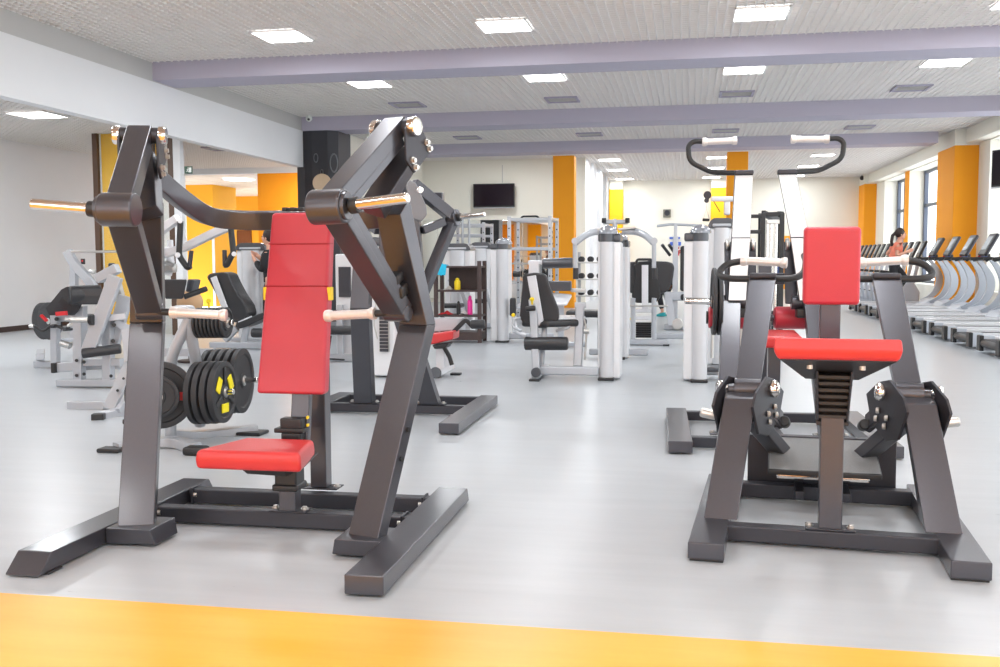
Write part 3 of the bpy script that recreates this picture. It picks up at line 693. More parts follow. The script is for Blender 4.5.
# ---------------------------------------------------------------- lever pulldown machine behind the row machine
D = thing('lever_pulldown_machine', 'charcoal pulldown machine with two tall pale arms and wide top handles, behind the row machine', 'exercise machine', (.66, 7.0, 0), math.radians(1.7))
ARMF = mat('arm_face_pale', srgb(236, 236, 238), .3, .2, .03, 60, coat=.4)  # near-white colour for the front faces of the graphite arms
for s in (-1, 1):
    dx = .02 if s > 0 else 0
    m = M(); m.box2((s*.61, -.07, .01), (s*.775, 1.5, .092), bev=.006); m.build('base_foot', GRAPH, D)
    m = M(); m.loft([P4(s, .355, .15, .22, .095, .13), P4(s, .30, .14, .78, 1.03, .11)], .006); up = m.build('upright', GRAPH, D)
    m, mb = M(), M(); bolt_plate(m, mb, (s*.36, .27, .092), .24, .11); m.build('base_plate', GRAPHD, up); mb.build('bolt', BOLT, up)
    m = M(); m.cyl((s*.15, .88, 1.01), (s*.37, .88, 1.01), .055, n=20, bev=.006); m.build('hub', GRAPH, D)
    m = M(); m.box((s*.26, .84, .93), (.16, .1, .07), bev=.012); m.build('stop_block', BLACK, D)
    m = M(); m.cyl((s*.36, .88, 1.012), (s*.65, .88, 1.02), .026, n=18, bev=.01); m.build('weight_peg', CHROME, D, 'polished chrome plate peg')
    m = M()
    m.loft([[(s*(c-w/2), y, z), (s*(c+w/2), y, z), (s*(c+w/2), y+.06, z+.03), (s*(c-w/2), y+.06, z+.03)] for c, w, y, z in ((.262, .135, .76, 1.02), (.228-dx, .14, .885, 1.5), (.178-dx, .142, 1.29, 2.01))], .006)
    arm = m.build('lever_arm', GRAPH, D)
    m = M()
    m.loft([[(s*(c-w/2), y-.004, z), (s*(c+w/2), y-.004, z), (s*(c+w/2), y+.01, z+.005), (s*(c-w/2), y+.01, z+.005)] for c, w, y, z in ((.262, .128, .757, 1.03), (.228-dx, .133, .882, 1.495))], .002).cut()
    m.loft([[(s*(c-w/2), y-.004, z), (s*(c+w/2), y-.004, z), (s*(c+w/2), y+.01, z+.005), (s*(c-w/2), y+.01, z+.005)] for c, w, y, z in ((.2275-dx, .133, .885, 1.505), (.178-dx, .135, 1.287, 2.005))], .002)
    m.build('arm_face', ARMF, arm, 'pale front face')
    m = M(); m.box((s*(.178-dx), 1.32, 2.03), (.15, .08, .04), bev=.01); m.build('arm_cap', GRAPHD, arm)
    m = M(); m.tube([(s*.2, 1.33, 2.03), (s*.42, 1.45, 2.045), (s*.605, 1.46, 2.14), (s*.615, 1.46, 2.27), (s*.57, 1.465, 2.305), (s*.46, 1.467, 2.302)], .021, 12, .06); hd = m.build('handle', BLACK, arm)
    a, b = V((s*.5, 1.467, 2.298)), V((s*(.205 if s > 0 else .225), 1.473, 2.305)); dd = (b-a).normalized()
    m = M(); m.cyl(a, b, .027, n=16)
    for p, q in ((a, dd), (b, -dd)): m.lathe(p-q*.004, q, [(0, .02), (.004, .034), (.03, .036), (.045, .028)])
    m.build('hand_grip', WHGRIP, hd, 'pale worn hand grip')
    m = M()
    for x, d in ((.305, 1), (.145, -1)): m.cyl((s*x, 1.0, 1.45), (s*(x+d*.03), 1.0, 1.45), .05, n=20, bev=.01).cut()
    m.build('pivot_cap', STEEL, D)
    m = M(); m.beam((s*.3, .8, 1.0), (s*.3, 1.02, 1.47), .03, .09, (s, 0, 0)).cut().beam((s*.15, .86, 1.0), (s*.15, 1.02, 1.47), .03, .09, (s, 0, 0)); m.build('side_link', GRAPHD, D)
    m = M(); m.cyl((s*.04, 1.02, .883), (s*.46, 1.02, .883), .088, n=28, bev=.02); ro = m.build('thigh_roller', RED, D)
    m = M(); m.cyl((s*.455, 1.02, .883), (s*.475, 1.02, .883), .05, n=16); m.build('end_cap', BLACK, ro)
m = M(); m.beam((-.62, .17, .05), (.62, .17, .05), .08, .075); m.build('front_cross_rail', GRAPHD, D)
m = M(); m.beam((-.62, 1.36, .05), (.62, 1.36, .05), .08, .075); m.build('rear_cross_rail', GRAPHD, D)
m = M(); m.box2((-.05, 1.3, .09), (.05, 1.41, 1.35), bev=.006).beam((-.32, 1.34, 1.18), (.32, 1.34, 1.18), .08, .09); m.build('rear_post', GRAPH, D)
m = M(); m.beam((0, .17, .06), (0, 1.36, .06), .08, .08); m.build('spine_rail', GRAPHD, D)
m = M(); m.box2((-.045, .58, .1), (.045, .67, .7), bev=.006); m.build('seat_post', GRAPH, D)
m = M(); m.box((0, .62, .752), (.36, .42, .085), Matrix.Rotation(.06, 3, 'X'), bev=.025, seg=4); m.build('seat', RED2, D)
m = M(); m.beam((0, 1.32, .883), (0, .99, .883), .05, .05).cyl((-.47, 1.02, .883), (.47, 1.02, .883), .018); m.build('roller_axle', GRAPH, D)
DR = Matrix.Rotation(math.radians(1.7), 4, 'Z')
def DW(x, y, z): return V((.66, 7.0, 0))+DR @ V((x, y, z))
p0 = plate_proto('weight_plate', 'outer black plate on the pulldown machine peg beside the pale column', .26, .035, DW(-.425, .88, 1.015), math.radians(181.7), group='plates on the pulldown machine')
dup(p0, DW(-.385, .88, 1.015), label='inner black plate on the pulldown machine peg, against its hub')
dup(p0, DW(.40, .88, 1.015), math.radians(1.7), label='black plate on the far peg of the pulldown machine, behind the red chest pad')
# ---------------------------------------------------------------- lever machine behind the press machine
C = thing('lever_pull_machine', 'charcoal lever machine behind the red backrest, chrome peg pointing to the television', 'exercise machine', (-2.475, 7.4, 0))
for s in (-1, 1):
    m = M(); m.box2((s*.61, -.01 if s > 0 else .88, .01), (s*.77, 1.6, .092), bev=.006); m.build('base_foot', GRAPH, C)
    m = M(); m.loft([P4(s, .30, .165, .9, .095, .12), P4(s, .17, .16, .45, .95, .1), P4(s, .16, .15, .55, 1.5, .1)], .006); up = m.build('upright', GRAPH, C)
    m, mb = M(), M(); bolt_plate(m, mb, (s*.3, .96, .092), .26, .11); m.build('base_plate', GRAPHD, up); mb.build('bolt', BOLT, up)
    pv, hb, lo = V((s*.13, 1.05, 2.0)), V((s*.43, 1.32, 1.715)), V((s*.17, 1.15, 1.02))
    m = M(); m.beam(pv, hb, .1, .1, (0, 0, 1)).beam(hb, lo, .1, .09, (s, 0, .4)).beam((s*.2, 1.1, 1.6), (s*.36, 1.25, 1.68), .07, .07)
    m.beam((s*.12, 1.08, 1.98), (s*.16, 1.13, 1.05), .06, .1, (s, 0, 0)); lv = m.build('lever_arm', GRAPH, C)
    m = M(); m.cyl((s*.38, 1.33, 1.71), (s*.47, 1.31, 1.717), .076, n=28, bev=.008); m.build('hub', GRAPH, lv)
    m = M(); m.cyl((s*.46, 1.31, 1.717), (s*.5, 1.3, 1.72), .036); m.build('collar', BLACK, lv)
    m = M(); m.cyl((s*.49, 1.3, 1.72), (s*.735, 1.22, 1.74), .0245, n=18, bev=.01); m.build('weight_peg', CHROME, lv, 'polished chrome plate peg')
    m = M(); m.cyl(lo, lo+V((-s*.0, -.28, .0)), .023, n=14); m.build('hand_grip', WHGRIP, lv)
m = M(); m.beam((-.62, .95, .05), (.62, .95, .05), .08, .075); m.build('front_cross_rail', GRAPHD, C)
m = M(); m.beam((-.62, 1.5, .05), (.62, 1.5, .05), .08, .075); m.build('rear_cross_rail', GRAPHD, C)
m = M(); m.box2((-.06, 1.44, .09), (.06, 1.55, 1.95), bev=.006).beam((-.3, 1.48, 1.9), (.3, 1.48, 1.9), .09, .1).beam((-.16, 1.48, 1.9), (-.14, 1.06, 1.98), .08, .08).beam((.16, 1.48, 1.9), (.14, 1.06, 1.98), .08, .08); m.build('rear_post', GRAPH, C)
co_ = V((-2.475, 7.4, 0))
m = M(o=co_); m.prism([at(x, y, 8.25) for x, y in ((404, 187), (410, 180), (416, 183), (426.5, 206), (427, 215), (421, 222), (408, 217))], (-.02, .06, 0), .012, 3); m.build('counterweight', mat('grey_counterweight', srgb(124, 125, 130), .4, .2, .04, 40), C, 'grey rounded counterweight plate')
m = M(o=co_); m.cyl(at(420, 190, 8.22), at(420, 190, 8.4), .03, n=14, bev=.006); m.build('pivot_cap', CHROME, C)
# ---------------------------------------------------------------- selectorised machines in the middle of the hall
def tower(t, c, w=.25, d=.5, h=1.53, dome=True, rz=0, side=0):
    """weight stack tower, front column toward -Y, parts under t (c relative to t)"""
    c = V(c); R = Matrix.Translation(c) @ Matrix.Rotation(rz, 4, 'Z')
    def B(m, *a, **k): return m.build(*a, mtx=R, **k)
    m = M(); n = 12; r = w*(.32 if dome else .3); cx = w*.17*side
    ring = [(cx-r, .1, 0)]+[(cx-r*math.cos(math.pi*k/n), .1-r*math.sin(math.pi*k/n), 0) for k in range(1, n)]+[(cx+r, .1, 0)]
    m.prism([V(p)+V((0, 0, .03)) for p in ring], (0, 0, h-.03), 0); B(m, 'front_column', ALU, t)
    m = M(); m.box2((-w/2, .09, .02), (w/2, d, h), bev=.02, seg=3); B(m, 'shroud', COVER, t)
    m = M(); m.box2((cx-r-.01, .0, 0), (cx+r+.01, .14, .035), bev=.012); B(m, 'column_foot', BLACK, t)
    if dome:
        m = M(); m.prism([V(p)*1.0+V((0, 0, h)) for p in ring]+[], (0, 0, .09), .004).box2((-w/2, .09, h), (w/2, d, h+.09), bev=.02)
        B(m, 'cap_band', DGREY, t)
        m = M(); secs = []
        for k in range(6):
            a = k/5*math.pi/2; sc_ = max(.12, math.cos(a)); zz = h+.088+.1*math.sin(a)
            secs.append([(cx*1+(-w/2-cx)*sc_*q[0] if False else cx+q[0]*sc_, .24+q[1]*sc_, zz) for q in [(w*.46*math.cos(2*math.pi*j/20), .24*math.sin(2*math.pi*j/20)) for j in range(20)]])
        m.loft(secs); B(m, 'dome', SMOKE, t)
        m = M(); m.cyl((cx-.05, .2, h+.12), (cx+.05, .2, h+.12), .05, n=18, bev=.008); B(m, 'pulley', DGREY, t)
    else:
        m = M(); secs = []
        for k in range(7):
            a = k/6*math.pi/2; zz = h+.12*math.sin(a); sc_ = .5+.5*math.cos(a)
            secs.append([(-w/2*sc_*1.04, .06, zz), (w/2*sc_*1.04, .06, zz), (w/2*sc_*1.04, d, zz), (-w/2*sc_*1.04, d, zz)])
        m.loft(secs, .01); B(m, 'cap', DGREY, t)
        m = M(); m.box2((-w*.36, .045, h+.015), (w*.36, .07, h+.05), bev=.01); B(m, 'cap_badge', SILVER, t)
        m = M()
        m.box2((-w*.12, .075, .3), (-w*.04, .095, h-.12), bev=.002); B(m, 'stack_slot', STEEL, t)
def foot_disc(t, p, r=.055):
    p = V(p); m = M(); m.cyl(p+V((0, -.03, 0)), p+V((0, .03, 0)), r, n=20, bev=.01); m.build('foot_disc', DGREY, t)
# --- leg extension machine
o = V((-1.2, 11.0, 0))
L = thing('leg_extension_machine', 'silver leg machine with rounded black backrest, two black rollers and tower on its right side', 'exercise machine', o)
def Q(x, y, Y): return at(x, y, Y)
def mk(): return M(o=o)
tower(L, (.36, -.03, 0), side=-.6)
m = mk(); m.beam((-1.66, 11.05, .1), (-.95, 11.05, .1), .09, .1, bev=.02); m.build('base_tube', SILVER, L)
m = mk(); m.beam((-1.64, 10.85, .05), (-1.64, 11.9, .05), .08, .07, bev=.02); m.build('foot_bar', SILVER, L)
m = mk(); m.box((-1.64, 10.86, .012), (.12, .1, .024), bev=.006).cut().box((-1.64, 11.85, .012), (.12, .1, .024), bev=.006); m.build('rubber_foot', BLACK, L)
foot_disc(L, V((-1.62, 10.83, .1))-o)
m = mk(); m.rtube([Q(536.5, 373, 10.95), Q(533.5, 312, 11.05), Q(532.5, 300, 11.1)], .085, .07, up=(0, -1, 0), bev=.012); m.build('seat_column', SILVER, L)
m = mk(); m.rtube([Q(541, 366, 11.1), Q(545, 322, 11.25)], .06, .06, up=(0, -1, 0), bev=.012); m.build('brace', SILVER, L)
# seat and backrest
def pad_outline(pts, Y, th, tilt=0):
    """rounded outline from pixel points at depth Y, thickness th"""
    P = [Q(x, y, Y) for x, y in pts]; zb = min(p.z for p in P)
    return [V((p.x, p.y+(p.z-zb)*tilt, p.z)) for p in P]
bpts = [(523, 276), (526, 273.6), (535, 272.5), (544, 273.5), (547, 276), (549.5, 286), (554, 298), (558.5, 309), (559, 318), (555, 324.5), (546, 328), (533, 328), (523, 324), (519.5, 317), (520.5, 304), (522, 290)]
m = mk(); m.prism(pad_outline(bpts, 11.12, .07, -.05), (.0, .08, .0), .02, 3); m.build('backrest', BVINYL, L)
m = mk(); m.rtube([Q(531.5, 276, 11.02), Q(540, 325, 11.1)], .1, .03, up=(0, -1, .2), bev=.012); m.build('backrest_spine', SILVERL, L)
m = mk(); m.loft([[V((a, b, z)) for a, b in ((-1.84, 11.14), (-1.52, 11.06), (-1.2, 11.25), (-1.12, 11.5), (-1.25, 11.75), (-1.7, 11.7))] for z in (.58, .66)], .03, 3); m.build('seat_cushion', BVINYL, L)
m = mk(); m.loft([[V((a, b, z)) for a, b in ((-1.8, 11.2), (-1.5, 11.12), (-1.2, 11.28), (-1.14, 11.5), (-1.27, 11.72), (-1.68, 11.68))] for z in (.655, .685)], .014, 3); m.build('seat_top', SILVERL, L, 'pale grey seat top')
m = mk(); a, b = Q(524.5, 343.5, 11.0), Q(568, 343.5, 11.0); m.cyl(a, b, .075, n=26, bev=.02); m.build('shin_roller', BVINYL, L)
m = mk(); a, b = Q(542.5, 263.5, 11.5), Q(573, 262.8, 11.5); m.cyl(a, b, .06, n=26, bev=.015); m.build('thigh_roller', DGREY, L)
m = mk(); m.rtube([Q(534, 276, 11.5), Q(534, 261.5, 11.5)], .12, .06, up=(0, -1, 0)).beam(Q(528, 262.5, 11.5), Q(544, 262.5, 11.5), .05, .05); m.build('roller_arm', SILVERL, L)
m = mk(); m.cyl(Q(525.5, 309, 10.9), Q(535.5, 308, 10.9), .03, n=16, bev=.01); m.build('adjuster_grip', BLACK, L)
m = mk(); m.lathe(Q(532, 301, 10.98), (0, -.3, 1), [(-.04, .012), (0, .012), (.01, .024), (.03, .026), (.04, .015)]); m.build('pull_knob', YELLOW, L)
m = mk(); m.tube([Q(520.5, 318, 11.1), Q(514, 319, 11.1), Q(513.5, 327, 11.0), Q(521, 331, 10.95)], .018, 10, .03).cut().tube([Q(556, 331, 11.2), Q(568, 328, 11.2), Q(573.5, 320, 11.3), Q(571, 317, 11.4)], .018, 10, .03); m.build('side_handle', SILVER, L)
m = mk(); m.cyl(Q(513, 274, 11.4), Q(520.5, 274, 11.4), .035, n=16, bev=.01); m.build('counterweight', BLACK, L)
m = mk(); m.rtube([Q(575, 305, 11.3), Q(586, 305, 11.3)], .06, .06).rtube([Q(580, 305, 11.3), Q(579, 340, 11.3), Q(577.5, 366, 11.2)], .1, .07, up=(0, -1, 0), bev=.015); m.build('lever_post', SILVER, L)
m = mk(); m.tube([Q(585, 360, 11.25), Q(586.5, 330, 11.3), Q(584, 318, 11.3)], .012, 8).cyl(Q(584, 331, 11.25), Q(589, 331, 11.25), .03, n=14); m.build('cable_link', STEEL, L)
# --- second tower with its machine half hidden behind the pulldown machine
o = V((.1, 10.95, 0))
t = thing('cable_tower_machine', 'silver weight tower standing clear beside the pulldown machine peg', 'exercise machine', o)
tower(t, (0, 0, 0), w=.26, side=1)
m = mk(); m.beam((.2, 11.35, .09), (.95, 11.35, .09), .09, .09, bev=.02); m.build('base_tube', SILVER, t)
m = mk(); m.rtube([(.55, 11.35, .1), (.5, 11.4, .9)], .08, .07, up=(0, -1, 0)); m.build('seat_column', SILVER, t)
m = mk(); m.box((.3, 11.25, .13), (.18, .3, .05), bev=.015); m.build('foot_plate', DGREY, t)
m = mk(); m.tube([(.29, 11.2, .75), (.285, 11.2, .25)], .02, 8).cyl((.26, 11.2, .62), (.32, 11.2, .62), .03); m.build('selector_rod', STEEL, t)
m = mk(); m.box((.5, 11.5, .62), (.36, .36, .08), bev=.03, seg=3); m.build('seat_cushion', BVINYL, t)
# --- third tower, left of the leg machine, with its chair hidden behind
o = V((-2.97, 15.75, 0))
t = thing('chest_machine', 'silver weight tower between the brown shelf and the leg machine', 'exercise machine', o)
tower(t, (0, 0, 0), w=.3, d=.45, h=1.5, side=1)
m = mk(); m.beam((-2.85, 15.95, .1), (-2.1, 16.0, .1), .1, .1, bev=.02); m.build('base_tube', SILVER, t)
m = mk(); m.tube([Q(531, 300, 15.9), Q(512, 309, 15.9), Q(516, 332, 15.8), Q(526, 335, 15.8)], .035, 10, .2); m.build('side_frame', SILVERL, t)
m = mk(); m.box(Q(513, 307, 15.8), (.1, .1, .3), bev=.03); m.build('seat_cushion', BVINYL, t)
m = mk(); m.lathe(Q(513.5, 315, 15.6), (0, -1, 0), [(-.03, .02), (0, .03), (.03, .03), (.04, .02)]); m.build('pull_knob', YELLOW, t)
# --- abdominal machine
o = V((-.62, 15.6, 0))
t = thing('back_extension_machine', 'silver machine seen from behind with wide dark rounded back pad', 'exercise machine', o)
m = mk(); m.beam((-.96, 15.6, .05), (-.27, 15.6, .05), .12, .09, bev=.02); m.build('base_bar', SILVER, t)
m = mk(); m.box((-.93, 15.58, .012), (.1, .14, .024), bev=.006).cut().box((-.3, 15.58, .012), (.1, .14, .024), bev=.006); m.build('rubber_foot', BLACK, t)
m = mk()
for a in (633, 654): m.rtube([Q(a, 342, 15.6), Q(a, 300, 15.6), Q(a+.3, 298, 15.6)], .075, .07, up=(0, -1, 0), bev=.02).cut()
m.build('upright', SILVER, t)
m = mk()
for y in (310.5, 318): m.beam(Q(633, y, 15.62), Q(654, y, 15.62), .06, .06, bev=.01).cut()
m.build('cross_bar', SILVERL, t)
m = mk(); m.tube([Q(626, 306, 15.5), Q(668, 306, 15.5)], .014, 8); m.build('grip_bar', STEEL, t)
wp = [(623.5, 268), (625, 264), (630, 262), (648, 261), (667, 261.5), (672.5, 263), (674.5, 267), (673, 278), (670, 288), (666, 292.5), (654, 295), (640, 295.5), (630, 293), (626, 287), (624, 277)]
m = mk(); m.prism([Q(x, y, 15.72) for x, y in wp], (0, .09, 0), .03, 3); m.build('wide_back_pad', BVINYL, t)
bp = [(633, 265), (640, 262), (652, 262), (657, 266), (656, 275), (660, 287), (660.5, 297), (656, 303), (636, 303), (631.5, 297), (632.5, 287), (635.5, 275)]
m = mk(); m.prism([Q(x, y, 15.66) for x, y in bp], (0, .06, 0), .02, 3); m.build('backrest', BLACK, t)
m = mk(); m.rtube([Q(645, 265, 15.6), Q(645, 311, 15.6)], .1, .05, up=(0, -1, 0), bev=.012); m.build('spine', SILVERL, t)
m = mk(); m.tube([Q(636, 264, 15.62), Q(637, 259.5, 15.62), Q(652, 259.5, 15.62), Q(653, 264, 15.62)], .02, 8, .05); m.build('head_handle', BLACK, t)
m = mk()
for k in range(7): m.box(Q(643.5, 323.5+k*2.2, 15.85)+V((0, .05, 0)), (.24, .16, .028), bev=.004).cut()
m.build('stack_plate', BLACK, t)
m = mk(); m.cyl(Q(624.5, 319, 15.5), Q(630.5, 319, 15.5), .016, n=10); m.build('adjuster_pin', YELLOW, t)
m = mk(); m.beam((-.5, 15.8, .13), (-.02, 15.85, .13), .1, .09, bev=.02); m.build('base_tube', SILVER, t)
# --- pec fly machine behind the first tower
o = V((-.95, 13.2, 0))
t = thing('pec_fly_machine', 'silver machine with arched arms spreading from a T shaped top behind the leg machine tower', 'exercise machine', o)
tower(t, (.06, .1, 0), w=.26, d=.5, h=1.5)
m = mk(); m.box2(Q(612.3, 231, 13.3), Q(617.3, 219, 13.4), bev=.02).beam(Q(603, 222, 13.35), Q(628.5, 222, 13.35), .07, .06, bev=.015); m.build('top_frame', SILVER, t)
m = mk()
for x in (604, 627.5): m.cyl(Q(x, 223, 13.3), Q(x, 218, 13.3), .03, n=14, bev=.006).cut()
m.build('rubber_stop', BLACK, t)
m = mk()
for a, b in ((596, 611), (617, 636)): m.loft([[Q(a, 228.5, 13.2), Q(b, 226.5, 13.2), Q(b, 228.5, 13.2), Q(a+2, 230.5, 13.2)], [Q(a, 228.5, 13.2)+V((0, .2, 0)), Q(b, 226.5, 13.2)+V((0, .2, 0)), Q(b, 228.5, 13.2)+V((0, .2, 0)), Q(a+2, 230.5, 13.2)+V((0, .2, 0))]], .008).cut()
m.build('cam_plate', STEEL, t)
m = mk()
m.tube([Q(607, 231, 13.3), Q(592, 232, 13.3), Q(584, 236, 13.2), Q(575.5, 242.5, 13.1)], .045, 12, .3).cut()
m.tube([Q(622, 231, 13.3), Q(637, 231.5, 13.3), Q(645, 235, 13.2), Q(653.5, 242.5, 13.1)], .045, 12, .3)
m.build('swing_arm', SILVER, t)
m = mk()
for x in (575, 654): m.rtube([Q(x, 240, 13.1), Q(x, 268, 13.1)], .055, .05, up=(0, -1, 0), bev=.012).cyl(Q(x, 241, 13.02), Q(x, 241, 13.15), .045, n=16).cut()
m.build('arm_upright', SILVER, t)
m = mk()
for x in (575.8, 655): m.rtube([Q(x, 268, 13.1), Q(x, 279, 13.1)], .07, .08, up=(0, -1, 0), bev=.02).cut()
m.build('forearm_pad', BVINYL, t)
m = mk(); m.beam((-1.3, 13.6, .08), (-.5, 13.6, .08), .1, .09, bev=.02).rtube([(-1.15, 13.6, .1), (-1.15, 13.65, .6)], .08, .07, up=(0, -1, 0)); m.build('base_frame', SILVER, t)
m = mk(); m.box((-1.35, 13.6, .6), (.5, .42, .09), bev=.03, seg=3); m.build('seat_cushion', BVINYL, t)
# --- bench with pale seat behind the leg machine
o = V((-1.75, 15.2, 0))
t = thing('exercise_bench', 'dark and pale padded bench just behind the leg machine backrest', 'bench', o)
m = mk(); m.prism([Q(546, 281, 15.2), Q(571, 281, 15.2), Q(571, 291, 15.2), Q(546, 291, 15.2)], (0, .12, 0), .02); m.build('roll_pad', DGREY, t)
m = mk(); m.loft([[Q(x, y, Y) for x, y, Y in ((551, 303, 14.9), (567, 303, 14.9), (572, 294, 15.3), (552, 292, 15.3))], [Q(x, y, Y) for x, y, Y in ((551, 306, 14.9), (567, 306, 14.9), (572, 297.5, 15.3), (552, 296, 15.3))]], .02); m.build('seat_top', SILVERL, t)
m = mk(); m.rtube([Q(561, 304, 15.1), (Q(561, 304, 15.1).x, 15.1, .05)], .09, .08, up=(0, -1, 0)).beam((-2.0, 15.1, .05), (-1.5, 15.1, .05), .09, .08, bev=.02); m.build('frame', SILVER, t)
m = mk(); m.beam(Q(571, 290, 15.4), Q(586, 291, 15.4), .06, .06); m.build('side_arm', STEEL, t)
# --- two wide capped towers behind the shelf, and the one by the orange doorway
for px, Y, lab, w in ((456.5, 17.0, 'wide silver machine cover with dark arched top, directly behind the brown shelf', .46), (480, 18.9, 'silver machine cover with dark arched top, between the brown shelf and the clear domed tower', .4)):
    o = V((at(px, 300, Y).x, Y, 0))
    t = thing('selector_machine', lab, 'exercise machine', o)
    tower(t, (0, 0, 0), w=w, d=.5, h=1.5 if w > .42 else 1.55, dome=False)
    m = M(); m.rtube([(-.1, -.1, 1.0), (.15, -.15, .75), (.3, -.2, .3)], .07, .06, up=(0, -1, 0)); m.build('swing_arm', SILVER, t)
    m = M(); m.beam((-.25, -.15, .08), (.35, -.15, .08), .09, .09, bev=.02); m.build('base_tube', SILVER, t)
    m = M(); m.box((0, -.3, .55), (.36, .3, .08), bev=.03); m.build('seat_cushion', BVINYL, t)
o = V((at(249.5, 300, 15).x, 15, 0))
t = thing('selector_machine', 'silver machine cover with dark arched top in front of the orange doorway', 'exercise machine', o)
tower(t, (0, 0, 0), w=.5, d=.5, h=1.5, dome=False)
m = M(); m.beam((-.3, -.1, .07), (.3, -.1, .07), .1, .09, bev=.02); m.build('base_tube', SILVER, t)
# --- reclined seat machine in front of it
o = V((at(232, 330, 14).x, 14, 0))
t = thing('reclined_seat_machine', 'black padded seat with silver spine and curved backrest by the orange doorway', 'exercise machine', o)
bp = [(206, 277), (209, 273.5), (222, 272), (228, 274), (232, 283), (238, 294), (246, 306), (248, 314), (245, 320), (239, 323), (231, 322), (222, 306)]
m = mk(); m.prism([Q(x, y, 14.0) for x, y in bp], (0, .34, 0), .03, 3); m.build('backrest', BVINYL, t)
m = mk(); m.rtube([Q(213.5, 277, 13.97), Q(225, 308, 13.97)], .1, .04, up=(0, -1, 0), bev=.015); m.build('spine', SILVERL, t)
m = mk(); m.prism([Q(x, y, 14.0) for x, y in ((236, 322), (246, 319), (258, 314), (267, 311.5), (267, 317), (258, 321), (248, 326), (238, 329), (235, 327))], (0, .4, 0), .02, 3); m.build('seat_cushion', BVINYL, t)
m = mk(); m.loft([[Q(238, 323, 14.0), Q(252, 317, 14.0), Q(252, 317, 14.4), Q(238, 323, 14.4)], [Q(238, 321.5, 14.0), Q(252, 315.5, 14.0), Q(252, 315.5, 14.4), Q(238, 321.5, 14.4)]], .006); m.build('seat_top', SILVERL, t)
m = mk(); m.rtube([Q(247, 326, 14.1), Q(243, 345, 14.1), Q(241, 355, 14.1)], .1, .08, up=(0, -1, 0), bev=.02).cut().rtube([Q(237, 328, 14.1), Q(225, 340, 14.1)], .1, .08, up=(0, -1, 0), bev=.02).cut(); m.build('leg', SILVER, t)
m = mk(); a = Q(241, 352, 14.1); m.beam((a.x-.5, 14.1, .06), (a.x+.6, 14.1, .06), .1, .1, bev=.02); m.build('base_tube', SILVER, t)
m = mk(); m.lathe(Q(208.5, 303, 13.95), (0, -.2, 1), [(-.08, .015), (0, .015), (.01, .035), (.05, .035), (.06, .02)]); m.build('pull_knob', YELLOW, t)
m = mk(); m.cyl(Q(252, 333, 13.9), Q(266, 333, 13.9), .07, n=20, bev=.02); m.build('shin_roller', BVINYL, t)
# ---------------------------------------------------------------- racks, shelf, bench
def rack(label, o, w, d, h, bars, name='power_rack', mt=STEEL):
    o = V(o); t = thing(name, label, 'rack', o)
    for x in (-w/2, w/2):
        for y in (0, d):
            m = M(); m.box2((x-.035, y-.035, 0), (x+.035, y+.035, h), bev=.006)
            p = m.build('post', SILVER if mt is STEEL else mt, t)
            m = M()
            for k in range(int(h/.16)-1): m.cyl((x, y-.037, .2+k*.16), (x, y-.03, .2+k*.16), .016, n=8).cut()
            if mt is STEEL: m.build('pin_hole', BLACK, p)
    m = M()
    for z in bars:
        for y in (0, d): m.beam((-w/2, y, z), (w/2, y, z), .05, .06).cut()
    m.build('cross_bar', SILVER if mt is STEEL else mt, t)
    m = M()
    for x in (-w/2, w/2):
        for z in (.05, h-.05): m.beam((x, 0, z), (x, d, z), .05, .06).cut()
    m.build('side_bar', SILVER if mt is STEEL else mt, t)
    return t
a, b = at(509.5, 300, 20), at(550, 300, 20)
R1 = rack('tall silver power rack with drilled posts left of the orange column', ((a.x+b.x)/2, 20, 0), b.x-a.x, 1.1, 2.2, (.06, 1.55, 2.14))
m = M(); m.cyl((-.75, .06, 1.25), (.75, .06, 1.25), .018, n=12); m.build('barbell', STEEL, R1)
m = M(); m.tube([(-.2, .05, 2.14), (-.15, .05, 2.2), (.15, .05, 2.2), (.2, .05, 2.14)], .02, 8, .03); m.build('pull_up_grip', BLACK, R1)
a, b = at(449, 300, 23), at(484, 300, 23)
R2 = rack('silver drilled rack in front of the mirror behind the dark topped covers', ((a.x+b.x)/2, 23, 0), b.x-a.x, 1.0, 2.2, (.06, 1.9, 2.14))
m = M(); m.tube([(-.08, -.02, 0), (-.08, -.02, 2.3), (.0, -.02, 2.42), (.08, -.02, 2.3), (.08, -.02, 0)], .03, 8, .1); m.build('pull_up_arch', SILVER, R2)
# dumbbell stand and machines seen beyond the orange column, left of the pec machine
o = V((at(590, 300, 24).x, 24, 0))
t = thing('dumbbell_rack', 'grey tiered rack of dark weights beyond the orange column', 'rack', o)
m = M()
for x in (-.28, .28): m.rtube([(x, .2, 0), (x, .2, 1.5)], .07, .07, up=(0, -1, 0)).cut()
m.build('post', SILVER, t)
m = M()
for z in (.45, .85, 1.25): m.box((0, .15, z), (.7, .3, .04), bev=.01).cut()
m.build('tier', STEEL, t)
db = None
for k, z in enumerate((.53, .93, 1.33)):
    for j, x in enumerate((-.22, 0, .22)):
        lab = 'dark round dumbbell, %s on the %s tier of the rack beyond the orange column' % (('leftmost', 'middle one', 'rightmost')[j], ('bottom', 'middle', 'top')[k])
        if db is None:
            db = thing('dumbbell', lab, 'dumbbell', o+V((x, .15, z-.001)), 0, 'dumbbells on the tiered rack')
            m = M(); m.cyl((0, -.1, 0), (0, .1, 0), .018, n=10); m.build('handle', STEEL, db)
            m = M(); m.cyl((0, -.14, 0), (0, -.06, 0), .07, n=16, bev=.01).cut().cyl((0, .06, 0), (0, .14, 0), .07, n=16, bev=.01); m.build('weight_head', RUBBER, db)
        else: dup(db, o+V((x, .15, z-.001)), 0, lab)
